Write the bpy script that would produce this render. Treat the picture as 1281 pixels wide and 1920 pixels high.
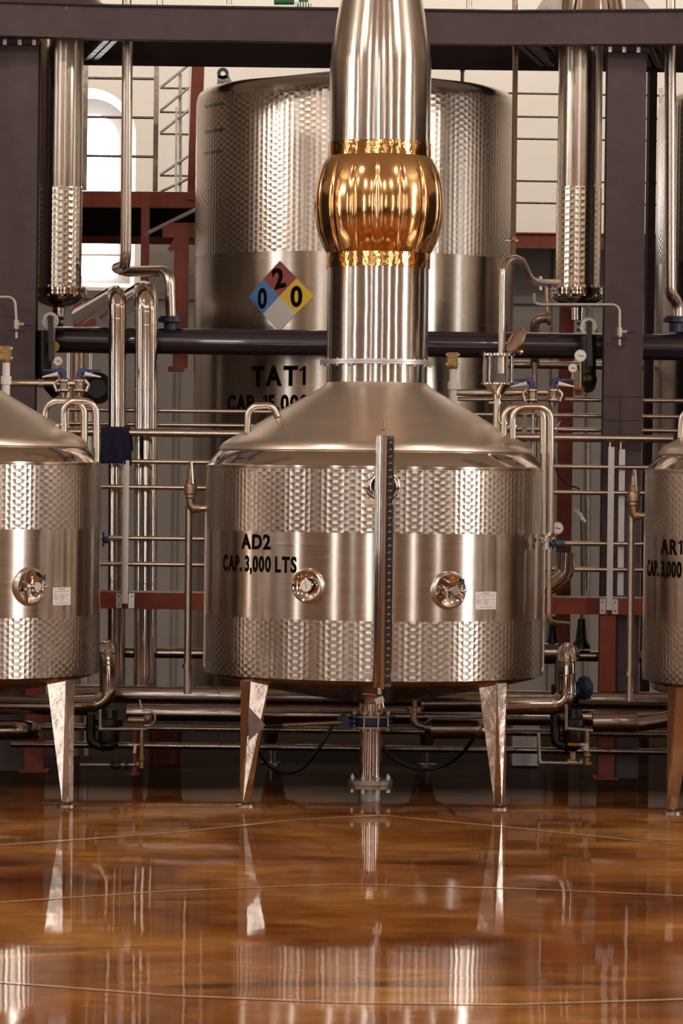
import bpy, math, random
from mathutils import Vector, Matrix
random.seed(7)
PI = math.pi
for o in list(bpy.data.objects): bpy.data.objects.remove(o)
C = bpy.context.scene.collection

# ------------------------------------------------------------------ camera
F = 7000.0; H = 1.65; HOR = 905.0; ROLL = math.radians(0.7)
pit = math.atan((960 - HOR) / F)
fw = Vector((0, math.cos(pit), -math.sin(pit)))
r0 = Vector((1, 0, 0)); u0 = Vector((0, math.sin(pit), math.cos(pit)))
rr = r0 * math.cos(ROLL) + u0 * math.sin(ROLL)
uu = u0 * math.cos(ROLL) - r0 * math.sin(ROLL)
cam = bpy.data.cameras.new('camera'); cam.sensor_fit = 'HORIZONTAL'; cam.sensor_width = 36
cam.lens = F / 1281 * 36; cam.clip_start = 0.1; cam.clip_end = 200
co = bpy.data.objects.new('camera', cam); C.objects.link(co)
M4 = Matrix((rr, uu, -fw)).transposed().to_4x4(); M4.translation = (0, 0, H)
co.matrix_world = M4
bpy.context.scene.camera = co

def P(px, py, Y):
    d = fw + rr * ((px - 640.5) / F) + uu * ((960 - py) / F)
    return Vector((0, 0, H)) + d * (Y / d.y)
def S(n, Y): return n * Y / F

# ------------------------------------------------------------------ world, lights, exposure
sc = bpy.context.scene
sc.view_settings.view_transform = 'Standard'; sc.view_settings.look = 'None'
sc.view_settings.gamma = 1; sc.view_settings.use_curve_mapping = False
sc.view_settings.exposure = 0.82
w = bpy.data.worlds.new('world'); sc.world = w; w.use_nodes = True
w.node_tree.nodes['Background'].inputs[0].default_value = (.9, .95, 1, 1)
w.node_tree.nodes['Background'].inputs[1].default_value = 1.0
WARM = (1.0, .87, .74)
def area(name, loc, target, sx, sy, e, col=WARM):
    l = bpy.data.lights.new(name, 'AREA'); l.shape = 'RECTANGLE'; l.size = sx; l.size_y = sy
    l.energy = e; l.color = col
    o = bpy.data.objects.new(name, l); C.objects.link(o); o.location = loc
    o.rotation_euler = (Vector(target) - Vector(loc)).to_track_quat('-Z', 'Y').to_euler()
    return o
area('ceiling_lamp', (0, 28.5, 8.7), (0, 31.5, 4.5), 16, .8, 290, (1, .94, .87))  # added fill with no visible fixture, brightens the upper back wall
for sx_ in (-1, 1): area('uplighter', (sx_ * 13.0, 14, 6.6), (sx_ * 4, 19, 9), 1.5, .4, 170, (1, .93, .85))  # added unseen fill, brightens the ceiling that the still caps mirror
for lx, ly in ((-7.5, 12), (-5, 8.5), (-2, 7), (1.5, 7), (4.5, 8.5), (7.2, 12), (-3.5, 15), (3.8, 15)):
    area('hanging_lamp', (lx, ly, 7.4), (lx * .8, ly + 2, 0), .32, .32, 55)
WIN_E = 9.0      # daylight strength of the hall windows behind the camera

# ------------------------------------------------------------------ materials
def nt(name):
    m = bpy.data.materials.new(name); m.use_nodes = True
    return m, m.node_tree, m.node_tree.nodes['Principled BSDF']
def mat(name, col, rough=.5, metal=0.0, noise=0.0, scale=8, bump=0.0, coat=0.0, rn=0.0):
    m, t, b = nt(name)
    b.inputs['Base Color'].default_value = (*col, 1)
    b.inputs['Roughness'].default_value = rough; b.inputs['Metallic'].default_value = metal
    b.inputs['Coat Weight'].default_value = coat
    if noise or bump or rn:
        tc = t.nodes.new('ShaderNodeTexCoord'); n = t.nodes.new('ShaderNodeTexNoise')
        n.inputs['Scale'].default_value = scale; n.inputs['Detail'].default_value = 5
        t.links.new(tc.outputs['Object'], n.inputs['Vector'])
        if noise:
            r = t.nodes.new('ShaderNodeValToRGB')
            r.color_ramp.elements[0].position = .3; r.color_ramp.elements[1].position = .7
            r.color_ramp.elements[0].color = (*[c * (1 - noise) for c in col], 1)
            r.color_ramp.elements[1].color = (*[min(1, c * (1 + noise)) for c in col], 1)
            t.links.new(n.outputs['Fac'], r.inputs['Fac']); t.links.new(r.outputs['Color'], b.inputs['Base Color'])
        if rn:
            mr = t.nodes.new('ShaderNodeMapRange'); mr.inputs['To Min'].default_value = rough - rn; mr.inputs['To Max'].default_value = rough + rn
            t.links.new(n.outputs['Fac'], mr.inputs['Value']); t.links.new(mr.outputs['Result'], b.inputs['Roughness'])
        if bump:
            bp = t.nodes.new('ShaderNodeBump'); bp.inputs['Strength'].default_value = bump; bp.inputs['Distance'].default_value = .01
            t.links.new(n.outputs['Fac'], bp.inputs['Height']); t.links.new(bp.outputs['Normal'], b.inputs['Normal'])
    return m

def brushed(name, col, rough, aniso, wob=.15, dimple=None, wscale=3.0):
    """steel brushed round its axis; dimple=(a,b,strength) gives the engine-turned swirl pattern from UVs in metres"""
    m, t, b = nt(name); N = t.nodes; L = t.links
    b.inputs['Base Color'].default_value = (*col, 1); b.inputs['Metallic'].default_value = 1
    b.inputs['Roughness'].default_value = rough; b.inputs['Anisotropic'].default_value = aniso
    b.inputs['Anisotropic Rotation'].default_value = .25
    tg = N.new('ShaderNodeTangent'); tg.direction_type = 'RADIAL'; tg.axis = 'Z'
    L.new(tg.outputs[0], b.inputs['Tangent'])
    tc = N.new('ShaderNodeTexCoord')
    n = N.new('ShaderNodeTexNoise'); n.inputs['Scale'].default_value = wscale; n.inputs['Detail'].default_value = 2
    L.new(tc.outputs['Object'], n.inputs['Vector'])
    bp = N.new('ShaderNodeBump'); bp.inputs['Strength'].default_value = wob; bp.inputs['Distance'].default_value = .02
    L.new(n.outputs['Fac'], bp.inputs['Height'])
    last = bp
    # fine brushing streaks round the body
    mp = N.new('ShaderNodeMapping'); mp.inputs['Scale'].default_value = (3, 3, 45 if dimple else 200)
    L.new(tc.outputs['Object'], mp.inputs['Vector'])
    n2 = N.new('ShaderNodeTexNoise'); n2.inputs['Scale'].default_value = 1.0; n2.inputs['Detail'].default_value = 3
    L.new(mp.outputs[0], n2.inputs['Vector'])
    mr = N.new('ShaderNodeMapRange'); mr.inputs['To Min'].default_value = rough * .75; mr.inputs['To Max'].default_value = rough * 1.3
    L.new(n2.outputs['Fac'], mr.inputs['Value']); (None if (dimple or wscale == 4) else L.new(mr.outputs['Result'], b.inputs['Roughness']))
    if dimple:
        a, bb, st = dimple
        def mth(op, x, y=None):
            q = N.new('ShaderNodeMath'); q.operation = op
            for i, s in enumerate((x, y)):
                if s is None: continue
                if isinstance(s, (int, float)): q.inputs[i].default_value = s
                else: L.new(s, q.inputs[i])
            return q.outputs[0]
        uv = N.new('ShaderNodeSeparateXYZ'); L.new(tc.outputs['UV'], uv.inputs[0])
        U = mth('DIVIDE', uv.outputs[0], a); V = mth('DIVIDE', uv.outputs[1], bb)
        colm = mth('FLOOR', U); par = mth('MODULO', colm, 2.0)
        V2 = mth('ADD', V, mth('MULTIPLY', par, .5))
        du = mth('SUBTRACT', mth('FRACT', U), .5); dv = mth('SUBTRACT', mth('FRACT', V2), .5)
        ang = mth('ADD', mth('DIVIDE', mth('ARCTAN2', dv, du), 2 * PI), .25)
        L.new(ang, b.inputs['Anisotropic Rotation'])
        hgt = mth('SQRT', mth('ADD', mth('MULTIPLY', du, du), mth('MULTIPLY', dv, dv)))
        b2 = N.new('ShaderNodeBump'); b2.inputs['Strength'].default_value = st; b2.inputs['Distance'].default_value = .0035
        L.new(hgt, b2.inputs['Height']); L.new(bp.outputs['Normal'], b2.inputs['Normal']); last = b2
        dk = N.new('ShaderNodeMapRange'); dk.inputs['From Max'].default_value = .7
        # darker pits where the polishing head did not reach
    L.new(last.outputs['Normal'], b.inputs['Normal'])
    return m

ST = (.62, .55, .49)
m_shell = brushed('brushed_steel', ST, .20, .85, .04)
m_cap = brushed('satin_steel', (.78, .70, .62), .34, .35, .05)
m_neck = brushed('neck_steel', (.70, .64, .58), .17, .75, .06, wscale=5)
m_dimp = brushed('circle_polished_steel', (.60, .53, .47), .22, .6, .04, (.029, .034, .45))
m_dimp2 = brushed('circle_polished_steel_far', (.58, .51, .45), .26, .5, .12, (.034, .036, .5))
m_tat = brushed('storage_tank_steel', (.44, .385, .335), .24, .75, .10)
m_pol = mat('polished_steel', (.68, .61, .55), .07, 1, bump=.10, scale=4)
m_polw = mat('wavy_polished_steel', (.62, .55, .49), .11, 1, bump=.30, scale=4)
m_pipe = mat('satin_pipe_steel', (.60, .52, .45), .24, 1)
m_clad = mat('jacket_cladding', (.66, .60, .55), .12, 1, bump=.12, scale=3)
m_dull = mat('dull_cladding', (.36, .31, .28), .26, 1, bump=.2, scale=14, rn=.08)
m_galv = mat('galvanised', (.42, .37, .32), .42, .85, noise=.2, scale=30)
m_alu = mat('aluminium', (.70, .68, .68), .35, .8, noise=.08, scale=60)
m_cop = mat('copper', (.92, .56, .25), .12, 1, bump=.16, scale=7)
m_copb = mat('copper_band', (.86, .50, .20), .09, 1, bump=.55, scale=14)
m_brass = mat('brass', (.36, .23, .09), .42, .7, noise=.3, scale=60)
m_bronze = mat('bronze', (.40, .28, .19), .38, .85, noise=.2, scale=50)
m_pur = mat('aubergine_paint', (.066, .038, .044), .5, 0, noise=.16, scale=14)
m_purd = mat('dark_beam_paint', (.012, .006, .006), .8, 0); m_purd.node_tree.nodes['Principled BSDF'].inputs['Specular IOR Level'].default_value = .15  # near-black tone has the soffit shade put into the colour
m_bpipe = mat('midnight_pipe_paint', (.026, .018, .028), .22, 0, coat=.6)
m_red = mat('oxide_red_paint', (.235, .040, .018), .5, 0, noise=.15, scale=20)
m_bucket = mat('red_plastic', (.11, .008, .010), .4)
m_blue = mat('blue_paint', (.018, .042, .12), .4)
m_navy = mat('navy_paint', (.028, .028, .075), .4)
m_cloth = mat('navy_cloth', (.012, .013, .045), .95, noise=.3, scale=120, bump=.6)
m_black = mat('black_rubber', (.012, .008, .007), .35)
m_blk = mat('black_decal', (.006, .004, .003), .9); m_blk.node_tree.nodes['Principled BSDF'].inputs['Specular IOR Level'].default_value = .05
m_white = mat('white_label', (.80, .77, .76), .5)
m_dial = mat('dial_face', (.80, .77, .74), .4)
m_dec = {'r': mat('placard_red', (.26, .035, .02), .5), 'b': mat('placard_blue', (.06, .17, .45), .5),
         'y': mat('placard_yellow', (.62, .42, .02), .5), 'w': mat('placard_white', (.50, .47, .44), .5)}
m_orange = mat('orange_grip', (.42, .17, .02), .5)
m_redh = mat('red_grip', (.40, .05, .03), .5)
m_tube = mat('gauge_tube', (.20, .10, .05), .08, 0, coat=1)
m_green = mat('green_paint', (.03, .16, .05), .45)
m_wall = mat('cream_plaster', (.72, .65, .57), .9, noise=.03, scale=2)
m_shaded_wall = mat('grey_plaster', (.34, .30, .265), .85, noise=.06, scale=3)  # shade below the mezzanine put into this grey
m_hwall = mat('hall_plaster', (.62, .50, .39), .9, noise=.03, scale=2)
m_hdado = mat('hall_wainscot', (.085, .052, .036), .7, noise=.2, scale=2)
m_ceil = mat('ceiling_boards', (.78, .68, .56), .8)
m_reveal = mat('white_reveal', (.85, .82, .78), .8)  # white puts the lit edge of the window reveal into the colour
m_frame = mat('window_stone', (.30, .25, .22), .8)  # also paints the shading of the arched window's inner reveal
def emit(name, col, e):
    m, t, b = nt(name)
    b.inputs['Base Color'].default_value = (0, 0, 0, 1)
    b.inputs['Emission Color'].default_value = (*col, 1); b.inputs['Emission Strength'].default_value = e
    return m
m_day = emit('daylight_pane', (1, .97, .93), WIN_E)
m_day2 = emit('daylight_pane_back', (.95, .99, 1.0), 6.0)
def glass_mat():
    m, t, b = nt('clear_glass')
    b.inputs['Transmission Weight'].default_value = 1; b.inputs['Roughness'].default_value = .02
    b.inputs['IOR'].default_value = 1.15; b.inputs['Base Color'].default_value = (.95, .93, .9, 1)
    return m
m_glass = glass_mat(); m_glass.node_tree.nodes['Principled BSDF'].inputs['IOR'].default_value = 1.3

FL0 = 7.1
def floor_mat():
    m, t, b = nt('stained_concrete'); N = t.nodes; L = t.links
    tc = N.new('ShaderNodeTexCoord')
    def noise(scale, det, vec=(1, 1, 1), dist=0.0):
        mp = N.new('ShaderNodeMapping'); mp.inputs['Scale'].default_value = vec
        L.new(tc.outputs['Object'], mp.inputs['Vector'])
        n = N.new('ShaderNodeTexNoise'); n.inputs['Scale'].default_value = scale; n.inputs['Detail'].default_value = det
        n.inputs['Distortion'].default_value = dist
        L.new(mp.outputs[0], n.inputs['Vector']); return n
    n1 = noise(.9, 6, (1, .8, 1), .6)
    r = N.new('ShaderNodeValToRGB'); e = r.color_ramp.elements
    e[0].position = .36; e[0].color = (.13, .040, .011, 1)
    e[1].position = .66; e[1].color = (.40, .185, .055, 1)
    x = e.new(.5); x.color = (.245, .088, .021, 1)
    L.new(n1.outputs['Fac'], r.inputs['Fac'])
    n2 = noise(1.3, 8, (.45, 1.0, 1), 1.2)
    r2 = N.new('ShaderNodeValToRGB'); r2.color_ramp.elements[0].position = .56; r2.color_ramp.elements[1].position = .66
    L.new(n2.outputs['Fac'], r2.inputs['Fac'])
    mx = N.new('ShaderNodeMix'); mx.data_type = 'RGBA'; mx.inputs[7].default_value = (.05, .016, .006, 1)
    mq = N.new('ShaderNodeMath'); mq.operation = 'MULTIPLY'; mq.inputs[1].default_value = .75
    L.new(r2.outputs['Color'], mq.inputs[0]); L.new(mq.outputs[0], mx.inputs[0]); L.new(r.outputs['Color'], mx.inputs[6])
    n4 = noise(7, 8, (.6, 1, 1))
    mx2 = N.new('ShaderNodeMix'); mx2.data_type = 'RGBA'; mx2.blend_type = 'OVERLAY'; mx2.inputs[0].default_value = .6
    L.new(mx.outputs[2], mx2.inputs[6]); L.new(n4.outputs['Fac'], mx2.inputs[7])
    # shade under and behind the vessels put into the floor colour, with less coat
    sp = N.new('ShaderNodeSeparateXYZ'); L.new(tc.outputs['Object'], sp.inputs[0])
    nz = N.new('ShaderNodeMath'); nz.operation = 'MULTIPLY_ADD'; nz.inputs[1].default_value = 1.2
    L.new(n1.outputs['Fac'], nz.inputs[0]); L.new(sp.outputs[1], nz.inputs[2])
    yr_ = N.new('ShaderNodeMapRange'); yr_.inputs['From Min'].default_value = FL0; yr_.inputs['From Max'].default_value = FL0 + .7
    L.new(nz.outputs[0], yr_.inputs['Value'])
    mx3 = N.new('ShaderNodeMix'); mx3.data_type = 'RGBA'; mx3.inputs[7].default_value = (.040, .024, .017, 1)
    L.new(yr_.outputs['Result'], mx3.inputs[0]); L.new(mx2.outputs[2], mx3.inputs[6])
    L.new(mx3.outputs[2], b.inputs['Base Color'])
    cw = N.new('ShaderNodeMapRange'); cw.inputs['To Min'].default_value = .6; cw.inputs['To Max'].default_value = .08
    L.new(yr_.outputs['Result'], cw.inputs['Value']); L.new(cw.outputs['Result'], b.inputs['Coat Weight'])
    b.inputs['Roughness'].default_value = .35
    b.inputs['Coat Weight'].default_value = .6; b.inputs['Coat Roughness'].default_value = .035; b.inputs['Coat IOR'].default_value = 1.5
    b.inputs['Specular IOR Level'].default_value = 0
    n3 = noise(1.6, 3, (1, .5, 1)); bp = N.new('ShaderNodeBump')
    bp.inputs['Strength'].default_value = .16; bp.inputs['Distance'].default_value = .012
    L.new(n3.outputs['Fac'], bp.inputs['Height'])
    L.new(bp.outputs['Normal'], b.inputs['Coat Normal']); L.new(bp.outputs['Normal'], b.inputs['Normal'])
    return m
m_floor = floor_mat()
m_joint = mat('floor_joint', (.40, .22, .10), .35, coat=.5, noise=.3, scale=3)

# ------------------------------------------------------------------ mesh helpers
class MB:
    def __init__(s): s.v = []; s.f = []; s.uv = {}
    def add(s, vs, fs):
        k = len(s.v); s.v += [Vector(q) for q in vs]; s.f += [tuple(i + k for i in f) for f in fs]; return s
    def box(s, c, d, ax=None, bev=0.0):
        c = Vector(c); x, y, z = d[0] / 2, d[1] / 2, d[2] / 2
        A = ax or (Vector((1, 0, 0)), Vector((0, 1, 0)), Vector((0, 0, 1)))
        vs = [c + A[0] * (sx * x) + A[1] * (sy * y) + A[2] * (sz * z) for sx in (-1, 1) for sy in (-1, 1) for sz in (-1, 1)]
        return s.add(vs, [(0, 1, 3, 2), (4, 6, 7, 5), (0, 4, 5, 1), (2, 3, 7, 6), (0, 2, 6, 4), (1, 5, 7, 3)])
    def bar(s, a, b, wx, wy, up=(0, 1, 0)):
        a = Vector(a); b = Vector(b); d = (b - a); L = d.length; d.normalize()
        x = d.cross(Vector(up)); x.normalize(); y = x.cross(d)
        return s.box((a + b) / 2, (wx, wy, L), (x, y, d))
    def lathe(s, cx, cy, prof, n=96, lobes=None):
        k = len(s.v); m = len(prof)
        for j, (r, z) in enumerate(prof):
            for i in range(n):
                a = 2 * PI * i / n; q = r * (1 + (lobes(a, j) if lobes else 0))
                s.v.append(Vector((cx + q * math.sin(a), cy - q * math.cos(a), z)))
        R = max(p[0] for p in prof)
        for j in range(m - 1):
            for i in range(n):
                i2 = (i + 1) % n
                s.f.append((k + j * n + i, k + j * n + i2, k + (j + 1) * n + i2, k + (j + 1) * n + i))
                u1 = 2 * PI * R * i / n; u2 = 2 * PI * R * (i + 1) / n
                s.uv[len(s.f) - 1] = [(u1, prof[j][1]), (u2, prof[j][1]), (u2, prof[j + 1][1]), (u1, prof[j + 1][1])]
        return s
    def rev(s, p, d, prof, n=24):
        """solid of revolution: axis from p along d, prof = [(t, r)]"""
        p = Vector(p); d = Vector(d).normalized()
        x = d.orthogonal().normalized(); y = d.cross(x); k = len(s.v)
        for t, r in prof:
            for i in range(n):
                a = 2 * PI * i / n; s.v.append(p + d * t + (x * math.cos(a) + y * math.sin(a)) * max(r, 1e-5))
        for j in range(len(prof) - 1):
            for i in range(n):
                i2 = (i + 1) % n; s.f.append((k + j * n + i, k + j * n + i2, k + (j + 1) * n + i2, k + (j + 1) * n + i))
        s.f.append(tuple(k + i for i in reversed(range(n))))
        s.f.append(tuple(k + (len(prof) - 1) * n + i for i in range(n)))
        return s
    def cyl(s, a, b, r, n=16, r2=None):
        a = Vector(a); b = Vector(b); L = (b - a).length
        return s.rev(a, b - a, [(0, r), (L, r if r2 is None else r2)], n)
    def tube(s, pts, r, bend=None, n=14, seg=8, closed=False):
        pts = [Vector(p) for p in pts]; path = []
        if bend is None: bend = r * 3
        for i, p in enumerate(pts):
            if i == 0 or i == len(pts) - 1: path.append(p); continue
            a = (pts[i - 1] - p); b = (pts[i + 1] - p); la, lb = a.length, b.length; a.normalize(); b.normalize()
            th = a.angle(b)
            if th > PI - .02: path.append(p); continue
            t = min(bend / math.tan(th / 2), la * .49, lb * .49)
            p0 = p + a * t; p1 = p + b * t; R = t * math.tan(th / 2)
            c = p + (a + b).normalized() * (R / math.sin(th / 2))
            e0 = p0 - c; tot = PI - th; ax = e0.cross(p1 - c).normalized()
            for q in range(seg + 1):
                path.append(c + Matrix.Rotation(tot * q / seg, 3, ax) @ e0)
        k = len(s.v); T = (path[1] - path[0]).normalized(); x = T.orthogonal().normalized()
        for i, p in enumerate(path):
            if i == 0: T2 = T
            elif i == len(path) - 1: T2 = (path[i] - path[i - 1]).normalized()
            else: T2 = ((path[i] - path[i - 1]).normalized() + (path[i + 1] - path[i]).normalized()).normalized()
            x = (x - T2 * x.dot(T2)).normalized(); y = T2.cross(x)
            sc_ = 1.0
            for q in range(n):
                a = 2 * PI * q / n; s.v.append(p + (x * math.cos(a) + y * math.sin(a)) * r)
        for i in range(len(path) - 1):
            for q in range(n):
                q2 = (q + 1) % n; s.f.append((k + i * n + q, k + i * n + q2, k + (i + 1) * n + q2, k + (i + 1) * n + q))
        s.f.append(tuple(k + q for q in reversed(range(n)))); s.f.append(tuple(k + (len(path) - 1) * n + q for q in range(n)))
        return s
    def sphere(s, c, r, n=14, sx=1, sy=1, sz=1):
        k = len(s.v); c = Vector(c); m = n // 2
        for j in range(m + 1):
            t = PI * j / m
            for i in range(n):
                a = 2 * PI * i / n; q = max(math.sin(t), 1e-4)
                s.v.append(c + Vector((r * sx * q * math.cos(a), r * sy * q * math.sin(a), r * sz * math.cos(t))))
        for j in range(m):
            for i in range(n):
                i2 = (i + 1) % n; s.f.append((k + j * n + i, k + (j + 1) * n + i, k + (j + 1) * n + i2, k + j * n + i2))
        return s
    def build(s, name, material, parent=None, ang=35, origin=None, label=None):
        if parent is not None: off = Vector(parent['_w'])
        elif origin is not None: off = Vector(origin)
        else:
            xs = [q.x for q in s.v]; ys = [q.y for q in s.v]; zs = [q.z for q in s.v]
            off = Vector(((min(xs) + max(xs)) / 2, (min(ys) + max(ys)) / 2, min(zs)))
        me = bpy.data.meshes.new(name)
        me.from_pydata([tuple(q - off) for q in s.v], [], s.f); me.update()
        if s.uv:
            ul = me.uv_layers.new(name='uv')
            for p in me.polygons:
                if p.index in s.uv:
                    for li, c in zip(p.loop_indices, s.uv[p.index]): ul.data[li].uv = c
        me.materials.append(material)
        me.shade_smooth(); me.set_sharp_from_angle(angle=math.radians(ang))
        o = bpy.data.objects.new(name, me); C.objects.link(o); o['_w'] = tuple(off)
        if parent is not None: o.parent = parent
        else: o.location = off
        if label: o['label'] = label
        return o

def thing(name, label, cat, loc, group=None):
    o = bpy.data.objects.new(name, None); C.objects.link(o); o.location = loc; o['_w'] = tuple(loc)
    o.empty_display_size = .1
    o['label'] = label; o['category'] = cat
    if group: o['group'] = group
    return o
def tag(o, label, cat, group=None, kind=None):
    o['label'] = label; o['category'] = cat
    if group: o['group'] = group
    if kind: o['kind'] = kind
    return o
def struct(mb, name, m, ang=30):
    o = mb.build(name, m, ang=ang); o['kind'] = 'structure'; return o
def copy_tree(o, parent=None):
    c = o.copy(); C.objects.link(c)
    if parent is not None: c.parent = parent
    for ch in o.children: copy_tree(ch, c)
    return c
X = Vector((1, 0, 0)); Yv = Vector((0, 1, 0)); Z = Vector((0, 0, 1))

def glyph(ch):
    if ch == '1':
        return [Vector(p) for p in ((.20, 0, 0), (.33, 0, 0), (.33, .70, 0), (.235, .70, 0), (.20, .58, 0), (.06, .50, 0), (.06, .60, 0), (.17, .63, 0))], [(0, 1, 2, 3, 4), (5, 4, 3, 7, 6)]
    cu = bpy.data.curves.new('t', 'FONT'); cu.body = ch; cu.size = 1; cu.resolution_u = 4; cu.offset = .036
    o = bpy.data.objects.new('t', cu); C.objects.link(o)
    dg = bpy.context.evaluated_depsgraph_get(); dg.update()
    me = bpy.data.meshes.new_from_object(o.evaluated_get(dg))
    vs = [Vector(v.co) for v in me.vertices]; fs = [tuple(p.vertices) for p in me.polygons]
    bpy.data.objects.remove(o); bpy.data.curves.remove(cu); bpy.data.meshes.remove(me)
    return vs, fs
def text_mesh(s):
    V = []; Fc = []; x = 0.0
    for ch in s:
        if ch == ' ': x += .30; continue
        vs, fs = glyph(ch); a = min(v.x for v in vs); b = max(v.x for v in vs)
        k_ = len(V); wd = (b - a)
        V += [Vector((x + v.x - a, v.y, 0)) for v in vs]; Fc += [tuple(i + k_ for i in f) for f in fs]; x += wd + .075
    return V, Fc
def wrap_text(s, name, cx, cy, R, a0, a1, zb, zt, m, parent, rot=0.0, label=None):
    """letters lying on a vertical cylinder between angles a0..a1 (radians, 0 = towards the camera, + = right)"""
    vs, fs = text_mesh(s)
    x0 = min(v.x for v in vs); x1 = max(v.x for v in vs); y0 = -.01; y1 = max(v.y for v in vs)
    mb = MB(); out = []
    for v in vs:
        u = (v.x - x0) / (x1 - x0) - .5; q = (v.y - y0) / (y1 - y0) - .5
        du = u * (a1 - a0) * R; dz = q * (zt - zb)
        if rot: du, dz = du * math.cos(rot) - dz * math.sin(rot), du * math.sin(rot) + dz * math.cos(rot)
        a = (a0 + a1) / 2 + du / R
        out.append(Vector((cx + R * math.sin(a), cy - R * math.cos(a), (zb + zt) / 2 + dz)))
    mb.add(out, fs); return mb.build(name, m, parent, label=label)
def wrap_poly(mb, cx, cy, R, a0, a1, z0, z1, nx=6, nz=1):
    """rectangular decal on a cylinder"""
    vs = []; fs = []
    for j in range(nz + 1):
        for i in range(nx + 1):
            a = a0 + (a1 - a0) * i / nx; vs.append((cx + R * math.sin(a), cy - R * math.cos(a), z0 + (z1 - z0) * j / nz))
    for j in range(nz):
        for i in range(nx):
            k = j * (nx + 1) + i; fs.append((k, k + 1, k + nx + 2, k + nx + 1))
    return mb.add(vs, fs)

# ================================================================== SETTING
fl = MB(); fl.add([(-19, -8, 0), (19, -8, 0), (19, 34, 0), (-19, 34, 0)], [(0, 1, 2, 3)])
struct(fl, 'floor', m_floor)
def fp(px, py):      # pixel -> floor point
    d = fw + rr * ((px - 640.5) / F) + uu * ((960 - py) / F); return Vector((0, 0, H)) + d * (-H / d.z)
def joint(pts, w_, name):
    mb = MB(); P_ = [fp(*q) for q in pts]
    a = [Vector((p.x, p.y - w_ / 2, .0015)) for p in P_]; b = [Vector((p.x, p.y + w_ / 2, .0015)) for p in P_]
    n = len(P_); mb.add(a + b, [(i, i + 1, n + i + 1, n + i) for i in range(n - 1)])
    struct(mb, name, m_joint)
joint([(-400, 1620), (0, 1585), (320, 1562), (560, 1537), (715, 1529), (960, 1552), (1281, 1585), (1600, 1612)], .09, 'trim_1')
joint([(-400, 1715), (0, 1692), (300, 1672), (640, 1658), (960, 1666), (1281, 1680), (1600, 1700)], .045, 'trim_2')
joint([(-400, 1800), (0, 1842), (320, 1867), (640, 1880), (960, 1884), (1281, 1874), (1700, 1840)], .045, 'trim_3')
joint([(735, 1658), (760, 1710), (785, 1800), (800, 1880)], .012, 'trim_4')

YB = 32.0
# back wall with the arched opening (polygon strips)
def arch_pts(cx, cz, r, zb, n=24):
    pts = [(cx - r, zb)]
    pts += [(cx - r * math.cos(PI * i / n), cz + r * math.sin(PI * i / n)) for i in range(n + 1)]
    pts.append((cx + r, zb)); return pts
c_o = P(165, 255, YB); R_o = S(90, YB); zb = P(165, 538, YB).z
ap = arch_pts(c_o.x, c_o.z, R_o, zb)
wb = MB(); XL, XR, ZT = -16.0, 16.0, 9.0
ZD = P(300, 455, YB).z        # where the plaster tone turns to its shaded grey
def quad(mb, x0, x1, z0, z1, y=YB): mb.add([(x0, y, z0), (x1, y, z0), (x1, y, z1), (x0, y, z1)], [(0, 1, 2, 3)])
quad(wb, XL, c_o.x - R_o, 0, ZT); quad(wb, c_o.x + R_o, XR, 0, ZT); quad(wb, c_o.x - R_o, c_o.x + R_o, 0, zb)
arc = ap[1:-1]
for i in range(len(arc) - 1):
    wb.add([(arc[i][0], YB, arc[i][1]), (arc[i + 1][0], YB, arc[i + 1][1]), (arc[i + 1][0], YB, ZT), (arc[i][0], YB, ZT)], [(0, 1, 2, 3)])
struct(wb, 'wall_back', m_wall)
# window reveal in lit white, its shading painted as a grey-brown ring, and pane
w1 = MB(); inner = arch_pts(c_o.x, c_o.z, S(78, YB), zb + .05); n = len(ap)
w1.add([(x, YB, z) for x, z in ap] + [(x, YB + .35, z) for x, z in inner], [(i, i + 1, n + i + 1, n + i) for i in range(n - 1)] + [(n - 1, 0, n, 2 * n - 1)])
win = struct(w1, 'window_1', m_reveal)
fr = MB(); gl = arch_pts(c_o.x, c_o.z, S(52, YB), zb + .12)
fr.add([(x, YB + .35, z) for x, z in inner] + [(x, YB + .5, z) for x, z in gl], [(i, i + 1, n + i + 1, n + i) for i in range(n - 1)] + [(n - 1, 0, n, 2 * n - 1)])
fr.build('window_frame', m_frame, win)
pn = MB(); pn.add([(x, YB + .5, z) for x, z in gl], [tuple(range(n))]); pn.build('window_pane', m_day2, win)
mu = MB()
for py in (448, 478): mu.box(P(170, py, YB + .45), (1.0, .05, S(3.5, YB)))
mu.build('glazing_bar', m_frame, win)
# curved wall round the camera side and ceiling
def hall(y0, z0, z1, r=20.0, cy=14.0, n=48):
    mb = MB(); a0 = math.atan2(YB - cy, 16.0)
    A = [a0 - (PI + 2 * a0) * i / n for i in range(n + 1)]
    pts = [(16.0 / math.cos(a0) * math.cos(a) * 1.0 * .83, cy + r * math.sin(a)) for a in A]
    pts = [(19.0 * math.cos(a), cy + r * math.sin(a)) for a in A]
    pts[0] = (16.0, YB); pts[-1] = (-16.0, YB)
    k = len(pts); mb.add([(x, y, z0) for x, y in pts] + [(x, y, z1) for x, y in pts], [(i, i + 1, k + i + 1, k + i) for i in range(k - 1)])
    return mb, pts
m_side = mat('dark_side_plaster', (.040, .026, .019), .85)  # unseen side walls coloured dark to darken reflections on the still flanks
mb, hp = hall(0, 0, 9.0)
def hall_part(name, z0, z1, m, keep):
    q = MB()
    for i in range(len(hp) - 1):
        a, b = hp[i], hp[i + 1]
        if keep((a[0] + b[0]) / 2, (a[1] + b[1]) / 2): q.add([(*a, z0), (*b, z0), (*b, z1), (*a, z1)], [(0, 1, 2, 3)])
    struct(q, name, m)
hall_part('wall_front', 2.2, 9.0, m_hwall, lambda x, y: y < 15.5)
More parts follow.
